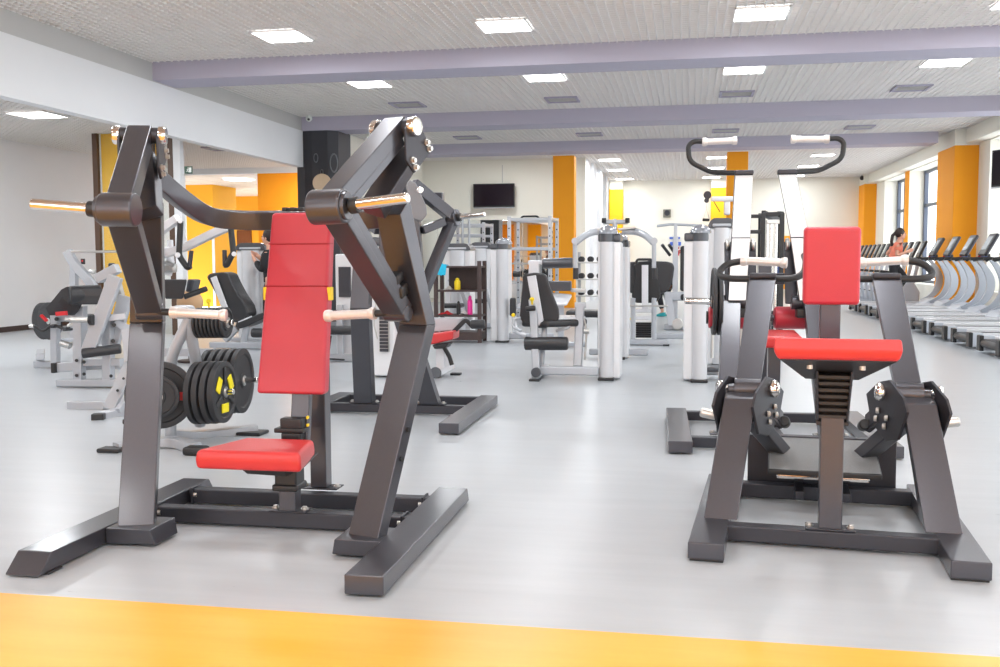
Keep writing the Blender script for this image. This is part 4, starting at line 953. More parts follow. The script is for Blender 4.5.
# black double pulley rack right of the pale arms
a, b = at(762, 300, 14), at(781, 300, 14)
o = V(((a.x+b.x)/2, 14, 0)); w = b.x-a.x
t = thing('cable_crossover_rack', 'black cable rack with chrome rods and slanted top, between the two pale arms', 'rack', o)
m = M()
for x in (-w/2, w/2): m.box2((x-.03, 0, 0), (x+.03, .06, 1.95), bev=.006).cut().box2((x-.03, .5, 0), (x+.03, .56, 1.97), bev=.006).cut()
m.build('post', BLACK, t)
m = M(); m.beam((-w/2, .03, 1.95), (w/2, .5, 1.86), .06, .08).cut().beam((-w/2, .03, 1.93), (w/2, .03, 1.94), .05, .06).cut().beam((w/2, .03, 1.94), (w/2, .53, 1.97), .05, .06).cut(); m.build('top_bar', BLACK, t)
m = M()
for x in (-.07, -.02, .045): m.cyl((x, -.02, .1), (x, -.02, 1.85), .022, n=12).cut()
m.build('guide_rod', CHROME, t)
m = M(); m.box((0, -.02, 1.83), (.17, .08, .06), bev=.01); m.build('rod_bracket', STEEL, t)
m = M(); m.beam((-w/2, .03, 1.91), (-w/2-.35, .03, 1.91), .04, .05).cut().beam((-w/2, .03, 1.7), (-w/2-.3, .03, 1.7), .04, .05).cut(); m.build('side_arm', BLACK, t)
m = M()
for k in range(9): m.box((0, .1, .2+k*.05), (.2, .12, .042), bev=.004).cut()
m.build('stack_plate', GRAPHD, t)
m = M(); m.box((.09, .02, 1.2), (.06, .01, .28), bev=.003); m.build('instruction_panel', BLUEG, t, 'pale blue panel')
# adjustable cable machine with hanging stirrup
o = V((at(721, 300, 12.6).x, 12.6, 0))
t = thing('cable_machine', 'tall silver cable machine with T arm and hanging stirrup left of the pale arm', 'exercise machine', o)
tower(t, (0, 0, 0), w=.31, d=.6, h=1.72, dome=False)
m = M(o=o); m.box2(Q(724, 215, 12.9), Q(730, 200, 12.98), bev=.015).beam(Q(711, 199, 12.9), Q(741, 199, 12.9), .08, .06, bev=.015); m.build('top_frame', SILVERL, t)
m = M(o=o); m.cyl(Q(707.5, 195, 12.85), Q(707.5, 195, 12.95), .05, n=16, bev=.01).beam(Q(709.5, 192, 12.9), Q(706, 202, 12.9), .04, .05).cyl(Q(706.5, 200.5, 12.85), Q(706.5, 200.5, 12.95), .03, n=14); m.build('pulley_block', GRAPHD, t)
m = M(o=o); m.tube([Q(706.5, 201, 12.9), Q(706.5, 208, 12.9)], .006, 6).tube([Q(703.5, 219.5, 12.9), Q(706.5, 208, 12.9), Q(709, 218, 12.9)], .006, 6); st = m.build('stirrup', STEEL, t)
m = M(o=o); m.cyl(Q(702.5, 219.8, 12.9), Q(709.5, 220, 12.9), .018, n=12); m.build('grip', BLACK, st)
m = M(o=o); m.tube([Q(713, 200, 12.9), Q(720, 212, 12.9)], .006, 6); m.build('cable', CABLE, t)
# brown shelf unit
YS = 15.7
a, b = at(436, 300, YS), at(479.5, 300, YS); x0, x1 = a.x, b.x
def zz(y): return at(460, y, YS).z
SH = thing('shelf_unit', 'dark brown open shelf unit with bottles and a cyan towel', 'shelf', (x0, YS, 0)); o = V((x0, YS, 0)); W = x1-x0; Dp = .42
m = M()
for x in (0, .19, W-.035, W+.0): pass
for x, y in ((0, 0), (W, 0), (0, Dp), (W, Dp)): m.box2((x-.03, y-.03, 0), (x+.03, y+.03, zz(261) if x else zz(267)), bev=.004).cut()
m.build('post', WENGE, SH)
m = M()
for z in (zz(266), zz(290), zz(315)): m.box2((-.02, -.02, z-.03), (W+.02, Dp+.02, z), bev=.004).cut()
m.box2((.2, -.02, .04), (W+.02, Dp, zz(332)), bev=.006).cut()
m.build('shelf', WENGE, SH)
m = M(); m.box2((.12, Dp-.02, zz(290)), (W, Dp, zz(266)), bev=.002); m.build('back_panel', WENGE, SH)
z2, z3, z1 = zz(290)+.001, zz(315)+.001, zz(266)
def bottle(label, px, z, r, h, mt, capm=None, Yo=.12):
    p = at(px, 300, YS+Yo); t = thing('bottle', label, 'bottle', (p.x, YS+Yo, z))
    m = M(); m.lathe((0, 0, 0), (0, 0, 1), [(0, r*.9), (.01, r), (h*.7, r), (h*.78, r*.8), (h*.82, r*.55)], 18); m.build('body', mt, t)
    m = M(); m.lathe((0, 0, h*.815), (0, 0, 1), [(0, r*.6), (h*.12, r*.62), (h*.16, r*.3), (h*.19, r*.28)], 16); m.build('cap', capm or mt, t)
bottle('short yellow bottle on the middle shelf', 457.5, z2, .052, .19, YELLOW)
bottle('tall pink bottle on the bottom shelf', 470, z3, .042, .31, PINK)
bottle('dark slim bottle on the bottom shelf', 458.5, z3, .035, .22, BLACK)
def cloth(name, label, cat, c, sz, mt, seed, droop=0):
    rnd = random.Random(seed); n = 14; secs = []
    for i in range(n):
        u = i/(n-1); row = []
        for j in range(n):
            v = j/(n-1); z = sz[2]*(.25+.75*abs(math.sin(u*5+seed)*math.cos(v*4+seed*2)))*math.sin(math.pi*min(max(u, .06), .94))*math.sin(math.pi*min(max(v, .08), .92))+.006
            z += rnd.uniform(-.15, .15)*sz[2]
            dz = 0
            if droop and v < .35: dz = -droop*((.35-v)/.35)**.8
            row.append((c[0]+(u-.5)*sz[0], c[1]+(v-.5)*sz[1]+(.06 if dz else 0)*0, c[2]+max(z, .004)+dz))
        secs.append(row)
    b = bmesh.new(); G = [[b.verts.new(p) for p in r] for r in secs]
    for i in range(n-1):
        for j in range(n-1): b.faces.new((G[i][j], G[i+1][j], G[i+1][j+1], G[i][j+1]))
    m = M(); m._add(b); o_ = m.build(name, mt, sharp=80)
    sm = o_.modifiers.new('th', 'SOLIDIFY'); sm.thickness = .008
    sb = o_.modifiers.new('sb', 'SUBSURF'); sb.levels = 1; sb.render_levels = 1
    return tag(o_, label, cat)
p = at(440.5, 300, YS); cloth('towel', 'crumpled cyan towel hanging over the top corner of the brown shelf', 'towel', (p.x, YS+.02, z1), (.22, .26, .1), CYAN, 3, .16)
p = at(447, 300, YS); cloth('cleaning_cloth', 'crumpled pale cloth beside the yellow bottle', 'cloth', (p.x, YS+.12, z2), (.14, .16, .07), mat('pale_cloth', srgb(200, 195, 190), .9, 0, .1, 30), 5)
p = at(444, 300, YS); cloth('gloves', 'crumpled red and dark gloves on the bottom shelf', 'gloves', (p.x, YS+.12, z3), (.22, .2, .07), mat('red_cloth', srgb(190, 40, 45), .8, 0, .3, 30), 8)
p = at(462, 300, YS); cloth('bag', 'crumpled pale plastic bag left of the pink bottle', 'bag', (p.x, YS+.16, z3), (.15, .16, .11), mat('pale_bag', srgb(205, 203, 200), .4, 0, .1, 30), 9)
# red bench with leg roller
o = V((-2.6, 11.1, 0))
t = thing('leg_curl_bench', 'silver bench with red pad and black leg roller behind the press machine', 'bench', o)
YB = 11.0
m = M(o=o); m.loft([[Q(405, 349, YB), Q(437, 341, YB), Q(453, 338, YB), Q(453, 344.5, YB), Q(437, 347.5, YB), Q(405, 356, YB)], [Q(405, 349, YB)+V((0, .32, .0)), Q(437, 341, YB)+V((0, .32, 0)), Q(453, 338, YB)+V((0, .32, 0)), Q(453, 344.5, YB)+V((0, .32, 0)), Q(437, 347.5, YB)+V((0, .32, 0)), Q(405, 356, YB)+V((0, .32, 0))]], 0)
m = M(o=o); m.prism([Q(405, 337, YB), Q(437, 333.5, YB), Q(453, 331, YB), Q(453, 339.5, YB), Q(437, 343.5, YB), Q(405, 350, YB)], (0, .34, 0), .02, 3); m.build('pad', RED2, t)
m = M(o=o); m.prism([Q(420, 318, YB+.3), Q(464, 317.5, YB+.3), Q(453, 330.5, YB+.3), Q(432, 332, YB+.3), Q(420, 332, YB+.3)], (0, .1, 0), .01); m.build('side_panel', SILVER, t)
m = M(o=o); m.rtube([Q(452.5, 333, YB+.2), Q(466, 319.5, YB+.2), Q(473, 327, YB+.2)], .05, .045, .04, up=(0, -1, 0)); m.build('roller_arm', BLACK, t)
m = M(o=o); m.cyl(Q(471, 324.5, YB+.15), Q(485, 324, YB+.15), .052, n=22, bev=.012); m.build('leg_roller', BVINYL, t)
m = M(o=o); m.prism([Q(432, 345, YB), Q(449, 343, YB), Q(445, 348.5, YB), Q(434, 349, YB)], (0, .25, 0), .01); m.build('pad_carrier', BLACK, t)
m = M(o=o); m.rtube([Q(444, 347, YB+.1), Q(449.5, 357, YB+.1), Q(452, 365, YB+.1)], .045, .04, up=(0, -1, 0)); m.build('bent_strut', BLACK, t)
m = M(o=o); m.prism([Q(435.5, 348, YB+.1), Q(444, 348, YB+.1), Q(445, 373, YB+.1), Q(435.5, 373, YB+.1)], (0, .2, 0), .012).prism([Q(437, 371, YB), Q(451, 364, YB+.2), Q(453.5, 369, YB+.2), Q(438, 377, YB)], (0, .12, 0), .01); m.build('leg_box', SILVERL, t)
m = M(o=o); m.beam(Q(400, 372, YB+.1), Q(437, 372, YB+.1), .08, .08, bev=.02); m.build('base_tube', SILVER, t)
m = M(o=o); m.cyl(Q(435.5, 373, YB-.06), Q(435.5, 373, YB+.0), .068, n=24, bev=.012); m.build('wheel', DGREY, t)
m = M(o=o); a = Q(436, 377.5, YB); m.box((a.x, YB, .012), (.1, .1, .024), bev=.006).cut(); a = Q(450, 373, YB); m.box((a.x, 11.3, .012), (.12, .1, .024), bev=.006); m.build('rubber_foot', BLACK, t)
# upright machine with dark pads half hidden behind the second tower
o = V((at(675, 300, 19).x, 19, 0))
t = thing('exercise_machine', 'silver upright with dark pads glimpsed just left of the tower beside the peg', 'exercise machine', o)
m = M(); m.box2((-.05, 0, .2), (.05, .09, 1.75), bev=.015).box2((-.2, -.05, .55), (.25, .12, .72), bev=.03); m.build('column', SILVER, t)
m = M(); m.rtube([(-.12, -.05, .6), (-.05, -.1, .1)], .14, .1, up=(0, -1, 0)).beam((-.2, 0, .06), (.35, 0, .06), .12, .11, bev=.02); m.build('leg', SILVER, t)
m = M(); m.cyl((.05, -.15, .12), (.05, -.05, .12), .11, n=20, bev=.02); m.build('roller_foot', STEEL, t)
m = M(); m.box((.2, .1, 1.15), (.22, .1, .85), bev=.05, seg=3).cut().box((.2, .0, .62), (.2, .2, .12), bev=.04); m.build('pad', BVINYL, t)
m = M(); m.tube([(-.35, .1, 1.95), (-.1, .1, 1.98), (.5, .1, 1.95)], .025, 8).box((0, .05, 1.85), (.06, .08, .3), bev=.01); m.build('top_bar', SILVER, t)
m = M(); m.cyl((-.25, 0, 1.6), (-.1, .1, 1.4), .03, n=10).cut().cyl((-.12, 0, 1.6), (-.02, .1, 1.45), .03, n=10).cut(); m.build('grip', BLACK, t)
# silver shrouded machine seen between press and lever machine (px 370-395)
o = V((at(378, 340, 10.9).x, 10.9, 0))
t = thing('weight_stack_machine', 'pale shrouded weight stack seen between the two charcoal lever machines', 'exercise machine', o)
m = M(); m.box2((-.12, 0, .02), (.2, .45, 1.5), bev=.02); m.build('shroud', COVER, t)
m = M(); m.box2((.02, -.02, .3), (.14, .0, 1.2), bev=.004); m.build('stack_slot', STEEL, t)
m = M()
for k in range(10): m.box((.08, -.03, .32+k*.04), (.1, .02, .034), bev=.003).cut()
m.build('stack_plate', GRAPHD, t)
m = M(); m.box2((-.12, -.02, 1.5), (.2, .45, 1.6), bev=.03, seg=3); m.build('cap', DGREY, t)
m = M(); m.tube([(.0, -.05, .9), (-.02, -.08, .6), (.01, -.05, .45)], .008, 6); m.build('cable', STEEL, t)
o = V((at(342, 330, 12.6).x, 12.6, 0))
t = thing('pulley_machine', 'pale machine with dark rollers seen right of the red backrest', 'exercise machine', o)
m = M(); m.box2((-.12, .1, .02), (.14, .5, 1.42), bev=.02); m.build('shroud', COVER, t)
m = M(); m.box2((-.06, .06, .85), (.1, .1, 1.25), bev=.004); m.build('window', GRAPHD, t)
m = M(); m.cyl((-.3, 0, .62), (.25, 0, .62), .06, n=18, bev=.012); m.build('roller_pad', BVINYL, t)
m = M(); m.cyl((-.25, -.1, .42), (.3, -.1, .42), .06, n=18, bev=.012); m.build('seat_roll', BVINYL, t)
m = M(); m.rtube([(-.02, .0, .05), (-.02, .0, .75)], .07, .07, up=(0, -1, 0)).beam((-.35, 0, .05), (.3, 0, .05), .09, .09); m.build('frame', SILVER, t)
m = M(); m.tube([(-.1, -.15, .35), (-.13, -.2, .05), (.1, -.2, .04)], .012, 6, .03); m.build('cable', CABLE, t)
# ---------------------------------------------------------------- plate rack (front left, behind the press machine)
o = V((-3.62, 6.85, 0)); YR = 6.75
PR_ = thing('plate_tree', 'silver A frame plate tree loaded with black plates, behind the press machine', 'rack', o)
m = M(o=o); m.tube([Q(190, 318, YR), Q(169, 360, YR), Q(170, 404, YR), Q(171, 441, YR)], .042, 14, .2).cut().tube([Q(189, 322, YR), Q(196, 362, YR+.1), Q(199, 385, YR+.2), Q(200, 425, YR+.3)], .042, 14, .2); m.build('post', SILVER, PR_)
m = M(o=o); m.rtube([Q(116, 448, 6.4), Q(140, 444, 6.55), Q(175, 441, 6.6), Q(195, 448, 6.45)], .1, .07, .1, up=(0, 0, 1)); m.build('front_foot', SILVER, PR_)
m = M(o=o); m.rtube([Q(172, 434, 6.85), Q(200, 436, 7.0), Q(257, 429, 7.25)], .1, .07, .15, up=(0, 0, 1)); m.build('rear_foot', SILVER, PR_)
m = M(o=o); m.box2((-4.07, 6.3, 0), (-3.9, 6.42, .03), bev=.01).cut().box2((-3.42, 6.3, 0), (-3.26, 6.42, .06), bev=.02).cut().box2((-3.4, 7.1, 0), (-3.2, 7.28, .025), bev=.01); m.build('toe_pad', BLACK, PR_)
m = M(o=o); m.box(Q(184, 312, YR), (.14, .12, .1), bev=.03, seg=3); m.build('top_joint', SILVER, PR_)
def horn(a, b): m = M(o=o); m.cyl(a, b, .022, n=14, bev=.006); m.build('plate_horn', CHROME, PR_)
h1a, h1b = Q(196, 323, YR), Q(233, 322.5, YR); horn(h1a, h1b)
h2a, h2b = Q(172, 394, YR-.05), Q(234, 391.5, YR-.05); horn(h2a, h2b)
h3a, h3b = Q(176, 383, YR+.35), Q(258, 380, YR+.35); horn(h3a, h3b)
def along(a, b, t): return V(a)+(V(b)-V(a))*t
sp = None
for k in range(8):
    c = along(h1a, h1b, .08+.105*k)
    lab = 'small black plate on the upper peg of the plate tree, %s from its chrome end' % ('first', 'second', 'third', 'fourth', 'fifth', 'sixth', 'seventh', 'eighth')[7-k]
    if sp is None: sp = plate_proto('weight_plate', lab, .112, .027, c, .04, group='small plates on the upper peg')
    else: dup(sp, c, .04, lab)
YG_ = mat('yellow_print', srgb(245, 225, 20), .45, 0, .03, 40)
bp_ = None
for k in range(4):
    c = along(h2a, h2b, .44+.125*k)
    lab = ('black plate with yellow grip panels, outermost on the near peg of the plate tree', 'black plate second from the end on the near peg of the plate tree', 'black plate third from the end on the near peg of the plate tree', 'black plate innermost on the near peg of the plate tree')[3-k]
    if k < 3:
        if bp_ is None: bp_ = plate_proto('weight_plate', lab, .228, .05, c, .05, group='plates on the near peg')
        else: dup(bp_, c, .05, lab)
    else:
        plate_proto('weight_plate', lab, .224, .052, c, .05, YG_, group='plates on the near peg')
fp = None
for k in range(5):
    c = along(h3a, h3b, .42+.095*k)
    lab = 'large black plate on the rear peg of the plate tree, %s from its end' % ('first', 'second', 'third', 'fourth', 'fifth')[4-k]
    if fp is None: fp = plate_proto('weight_plate', lab, .248, .045, c, .1, group='large plates on the rear peg')
    else: dup(fp, c, .1, lab)
c = Q(160, 395, YR-.25); lp = plate_proto('weight_plate', 'large black ring shaped plate half hidden behind the left upright', .24, .05, c, math.radians(-68), group='plates on the left peg')
m = M(); m.box((.03, .15, -.01), (.012, .05, .06), bev=.004); m.build('red_label', REDP, lp, 'small red label')
plate_proto('weight_plate', 'medium black plate in front of the ring shaped plate behind the left upright', .15, .045, c+V((.03, -.09, 0)), math.radians(-68), group='plates on the left peg')
m = M(o=o); m.cyl(c+V((-.02, .08, 0)), c+V((.05, -.16, 0)), .022, n=14, bev=.006); m.build('plate_horn', CHROME, PR_)
# ---------------------------------------------------------------- silver plate loaded machines along the left
def sil(name, label, cat, o): return thing(name, label, cat, V(o))
# nearest: slanted strut machine
o = V((-4.7, 7.8, 0)); t = sil('incline_press_frame', 'silver machine foot and slanted strut with black end cap, just left of the press machine', 'exercise machine', o)
m = M(o=o); m.beam(Q(100, 417.5, 7.7), Q(134, 408, 8.0), .1, .075, bev=.006); m.build('front_foot', SILVER, t)
m = M(o=o); m.box(Q(98.5, 418, 7.65), (.1, .09, .08), Matrix.Rotation(.3, 3, 'Z'), bev=.008); m.build('end_cap', BLACK, t)
m = M(o=o); m.beam(Q(109, 409, 7.9), Q(132, 362, 8.1), .11, .05, (0, 1, 0), bev=.006).beam(Q(118, 411, 7.8), Q(130, 395, 7.95), .05, .05, bev=.006); st_ = m.build('slanted_strut', SILVER, t)
m = M(o=o)
for x, y in ((117.5, 390.5), (123.5, 378.5)): m.cyl(Q(x, y, 7.86), Q(x, y, 7.98), .012, n=10).cut()
m.build('bolt', BLACK, st_)
m = M(o=o); m.beam(Q(70, 405.5, 8.2), Q(106, 405.5, 8.2), .1, .08, bev=.006); m.build('rear_foot', SILVER, t)
m = M(o=o); m.rtube([Q(131, 362, 8.0), Q(128, 330, 8.1)], .09, .08, up=(0, -1, 0)).beam(Q(104, 405, 8.2), Q(131, 405, 8.1), .08, .07); m.build('mast', SILVER, t)
# second: frame with two leaning legs and black roller
o = V((-6.0, 9.6, 0)); Y2 = 9.6; t = sil('leg_press_machine', 'silver frame machine with two leaning beams, black roller and plate horn', 'exercise machine', o)
m = M(o=o); m.beam(Q(59, 382.5, Y2), Q(120, 382.5, Y2), .12, .075, bev=.008); m.build('base_bar', SILVER, t)
m = M(o=o)
for a in (79.5, 108.5): m.rtube([Q(a, 380, Y2), Q(a, 318, Y2)], .1, .1, up=(0, -1, 0), bev=.008).cut()
m.build('upright', SILVER, t)
m = M(o=o)
for x, y in ((76.5, 360.5), (76.5, 375.5), (84, 362), (84, 374), (111, 376)): m.cyl(Q(x, y, Y2-.07), Q(x, y, Y2-.03), .018, n=10).cut()
m.build('bolt', BLACK, t)
m = M(o=o); m.beam(Q(57, 367.5, Y2+.15), Q(122, 362.5, Y2+.15), .1, .1, bev=.008).cut().beam(Q(85, 362, Y2), Q(122, 362, Y2), .08, .08, bev=.008); m.build('cross_rail', SILVER, t)
m = M(o=o); m.box(Q(56, 367.5, Y2+.12), (.05, .12, .11), bev=.008); m.build('end_cap', BLACK, t)
m = M(o=o); m.beam(Q(88, 353, Y2-.2), Q(116, 276, Y2-.1), .15, .06, (0, 1, 0), bev=.008).cut().beam(Q(112, 346, Y2+.05), Q(126, 296, Y2+.1), .15, .06, (0, 1, 0), bev=.008).cut(); m.build('leaning_beam', SILVER, t)
m = M(o=o); m.cyl(Q(82, 353.5, Y2-.25), Q(121, 348.5, Y2-.1), .052, n=20, bev=.012); m.build('foot_roller', BVINYL, t)
m = M(o=o); m.cyl(Q(70, 319.5, Y2-.25), Q(92, 320, Y2-.15), .03, n=16, bev=.006).cyl(Q(66, 319.5, Y2-.25), Q(71, 319.5, Y2-.25), .02, n=14); m.build('weight_horn', STEEL, t)
m = M(o=o); m.cyl(Q(90, 320, Y2-.2), Q(94, 320, Y2-.2), .055, n=20, bev=.006); m.build('horn_collar', BLACK, t)
m = M(o=o); m.beam(Q(98, 319, Y2-.1), Q(126, 316, Y2), .05, .07, bev=.006).cut().beam(Q(114, 322, Y2), Q(131, 330, Y2+.1), .08, .08, bev=.006).cut().beam(Q(98, 279, Y2), Q(118, 268, Y2), .1, .1, bev=.008).cut(); m.build('link_arm', SILVER, t)
m = M(o=o)
for x, y in ((114, 325), (113, 341)): m.cyl(Q(x, y, Y2-.08), Q(x, y, Y2+.02), .022, n=12).cut()
m.build('pivot_bolt', BLACK, t)
m = M(o=o); m.rtube([Q(116, 280, Y2+.2), Q(124, 310, Y2+.3)], .08, .07, up=(0, -1, 0)).cyl(Q(112, 297, Y2+.2), Q(118, 297, Y2+.2), .05, n=16); m.build('seat_link', STEEL, t)
# third: preacher style pad bench with bar
o = V((-7.2, 10.9, 0)); Y3 = 10.9; t = sil('preacher_curl_bench', 'silver bench with thick curved black arm pad and red marked edge at the far left', 'bench', o)
pp = [(45, 308), (52, 300), (61, 289), (66, 286.5), (72, 286), (77, 289), (78, 296), (76, 304), (72, 305), (68, 303), (62, 297), (56, 306), (53, 312), (49, 316)]
m = M(o=o); m.prism([Q(x, y, Y3) for x, y in pp], (.0, .0, 0) if False else (.28, .1, 0), .02, 3); m.build('arm_pad', BVINYL, t)
m = M(o=o); m.cyl(Q(69, 295.5, Y3-.0), Q(101, 294, Y3+.25), .115, n=28, bev=.02); m.build('roll_pad', BVINYL, t)
m = M(o=o); m.beam(Q(41, 315, Y3-.06), Q(47, 321, Y3-.06), .03, .04, (0, 1, 0), bev=.004).cut().beam(Q(56, 314, Y3-.06), Q(67, 313, Y3-.06), .05, .03, (0, 1, 0), bev=.004); m.build('red_marking', REDP, t)
m = M(o=o); m.rtube([Q(55.5, 364, Y3+.2), Q(55.5, 316, Y3+.2)], .09, .09, up=(0, -1, 0), bev=.008).cut().rtube([Q(81, 362, Y3+.2), Q(81, 306, Y3+.2)], .12, .1, up=(0, -1, 0), bev=.008).cut(); m.build('upright', SILVER, t)
m = M(o=o); m.beam(Q(52, 318.5, Y3+.2), Q(76, 317, Y3+.2), .08, .09, bev=.008); m.build('bar_rest', SILVER, t)
m = M(o=o); m.box2((-8.1, Y3+.35, 0), (-6.55, Y3+.47, .085), bev=.008).cut().beam(Q(40, 357, Y3+.2), Q(41, 352, Y3+1.2), .1, .08, bev=.008).cut(); m.build('base_bar', SILVER, t)
m = M(o=o); m.cyl(Q(56.5, 319, Y3+.1), Q(56.5, 319, Y3+.16), .025, n=12); m.build('pivot_bolt', BLACK, t)
m = M(o=o); m.beam(Q(66, 345, Y3+.1), Q(80, 342, Y3+.1), .06, .05).cyl(Q(61, 343, Y3), Q(70, 346, Y3), .04, n=14); m.build('adjuster', STEEL, t)
m = M(o=o); m.box(Q(55.5, 326.5, Y3+.1), (.05, .14, .03), bev=.006).cut().box(Q(68, 329.5, Y3+.12), (.05, .16, .03), bev=.006); m.build('bar_hook', GRAPHD, t)
# curl bar hanging on the rest and the plate behind
o = V(Q(46, 325, Y3+.06)); t = thing('curl_bar', 'black wavy curl bar resting on the silver bench at the far left', 'barbell', o)
m = M(o=o); m.tube([Q(x, y, Y3+.06) for x, y in ((31, 326), (36, 327), (41, 331), (46, 330), (50, 326), (55, 325), (61, 328), (67, 329), (71, 325))], .017, 10, .08); m.build('bar', BLACK, t)
m = M(o=o); m.cyl(Q(29.5, 326, Y3+.06), Q(34, 326.5, Y3+.06), .024, n=12, bev=.004).cut().cyl(Q(68, 326, Y3+.06), Q(74, 324, Y3+.06), .024, n=12, bev=.004); m.build('sleeve', STEEL, t)
c = Q(50, 321, Y3+.35); lp2 = plate_proto('weight_plate', 'large black plate standing behind the curved arm pad, farthest left', .235, .05, c, math.radians(68), group='plates on the arm pad bench')
dup(lp2, Q(44, 321, Y3+.5), math.radians(68), 'second black plate behind the arm pad, nearer the white wall')
# fourth: bent tube frame with long bar
o = V((-8.0, 12.5, 0)); Y4 = 12.5; t = sil('bench_press_station', 'silver station with bent uprights holding a long bar by the yellow column', 'rack', o)
m = M(o=o); m.rtube([Q(74, 342, Y4), Q(74, 262, Y4)], .09, .09, up=(0, -1, 0)).cut().rtube([Q(67.5, 251, Y4-.1), Q(73, 262, Y4-.1), Q(92, 284, Y4-.1), Q(100, 300, Y4)], .12, .09, .1, up=(0, -1, 0), bev=.01).cut(); m.build('upright', SILVER, t)
m = M(o=o); m.cyl(Q(71, 252, Y4-.15), Q(160, 251, Y4+.2), .017, n=12); m.build('bar', STEEL, t)
m = M(o=o); m.cyl(Q(90, 271, Y4+.4), Q(95, 272, Y4+.4), .03, n=14); m.build('bar_end', STEEL, t)
m = M(o=o); m.beam(Q(62, 341, Y4), Q(105, 341, Y4), .12, .08).cut().beam(Q(74, 300, Y4), Q(104, 302, Y4), .08, .07); m.build('cross_rail', SILVER, t)
m = M(o=o); m.box(Q(95, 318, Y4), (.8, .3, .1), bev=.03, seg=3); m.build('bench_pad', BVINYL, t)
m = M(o=o); m.box(Q(112, 268, Y4+.3), (.1, .05, .14), bev=.02); m.build('safety_hook', GRAPHD, t)
# small switch by the yellow column
c = at(83, 261.5, 19.3); t = thing('wall_switch', 'tiny dark switch with red dot on the white wall', 'switch', (XLL+.03, c.y, c.z))
c = at(83, 261.5, 16.4); t.location = V((c.x, c.y, c.z))*S
m = M(); m.box((0, 0, 0), (.07, .04, .1), bev=.008); m.build('housing', BLACK, t)
m = M(); m.box((0, -.022, .01), (.03, .01, .03), bev=.004); m.build('indicator', REDP, t)
# ---------------------------------------------------------------- silver lat machine with hanging handles
YP = 11.6; o = V((at(195, 340, YP).x, YP, 0))
t = thing('lat_pull_machine', 'silver machine with curved arms and two hanging black handles behind the top yoke', 'exercise machine', o)
m = M(o=o); m.rtube([Q(150, 240, YP), Q(160, 231, YP), Q(178, 218.5, YP)], .1, .12, .1, up=(0, -1, 0), bev=.01).cut(); m.rtube([Q(155, 256, YP+.3), Q(172, 252, YP+.3), Q(185, 247.5, YP+.3), Q(212, 234, YP+.3), Q(228, 227, YP+.3)], .1, .12, .4, up=(0, -1, 0), bev=.01); m.build('swing_arm', SILVERL, t)
for pts, gr in (([(180.5, 221), (179, 254), (181, 259), (187.5, 268), (190.5, 266)], [(189.5, 267), (191.5, 250.5)]), ([(231, 229), (233.5, 253), (231, 257), (227, 265), (224.5, 265)], [(225, 266), (224.5, 250)])):
    m = M(o=o); m.tube([Q(x, y, YP-.05) for x, y in pts], .037, 12, .08); h_ = m.build('hanging_handle', BLACK, t)
    m = M(o=o); m.cyl(Q(*gr[0], YP-.05), Q(*gr[1], YP-.05), .028, n=14, bev=.008); m.build('grip', GRAPHD, h_)
m = M(o=o); m.cyl(Q(177.5, 255, YP-.12), Q(177.5, 255, YP), .034, n=16, bev=.006).cut().cyl(Q(180, 221, YP-.12), Q(180, 221, YP), .03, n=16, bev=.006).cut().cyl(Q(234, 254, YP-.12), Q(234, 254, YP), .03, n=16, bev=.006).cut(); m.build('pivot', SILVERL, t)
m = M(o=o); m.rtube([Q(152, 350, YP+.2), Q(152, 240, YP+.2)], .14, .12, up=(0, -1, 0)).beam(Q(140, 352, YP+.2), Q(215, 352, YP+.2), .1, .1); m.build('mast', SILVER, t)
m = M(o=o); m.prism([Q(163, 279.5, YP-.3), Q(187, 279.5, YP-.3), Q(183, 299, YP-.3), Q(165, 299, YP-.3)], (-.06, .12, 0), .02, 3); m.build('chest_pad', BVINYL, t)
m = M(o=o); m.prism([Q(187, 279, YP), Q(194, 280, YP), (Q(191, 292, YP)), Q(185, 292, YP)], (0, .2, 0), .02).cut(); m.build('side_pad', DGREY, t)
m = M(o=o); m.cyl(Q(184, 297, YP-.1), Q(207, 288.5, YP+.1), .035, n=14, bev=.01); m.build('support_bar', BLACK, t)
m = M(o=o); m.tube([Q(165, 248, YP+.5), Q(171, 262, YP+.5), Q(168, 275, YP+.5)], .05, 10).tube([Q(170, 240, YP+.6), Q(172, 270, YP+.6)], .04, 10); m.build('link', SILVERL, t)
m = M(o=o); m.box(Q(170, 268, YP+.45), (.18, .1, .12), bev=.03).cut().cyl(Q(166, 262, YP+.4), Q(174, 266, YP+.4), .03, n=12); m.build('bearing_block', STEEL, t)
m = M(); m.ball((0, 0, 0), .17, n=24)
c = Q(190, 303.5, 12.2); a = single('medicine_ball', 'tan medicine ball behind the small plates of the plate tree', 'ball', m, mat('tan_leather', srgb(205, 165, 125), .6, 0, .06, 12), (c.x, c.y, .17+.62))
t = thing('ball_stand', 'low wooden ball stand hidden behind the plate tree', 'stand', (c.x, c.y, 0))
m = M(); m.cyl((0, 0, .58), (0, 0, .62), .16, n=24, bev=.008); m.build('tray', WENGE, t)
m = M(); m.cyl((0, 0, .02), (0, 0, .58), .04, n=14).cyl((0, 0, 0), (0, 0, .03), .18, n=24, bev=.008); m.build('stem', WENGE, t)
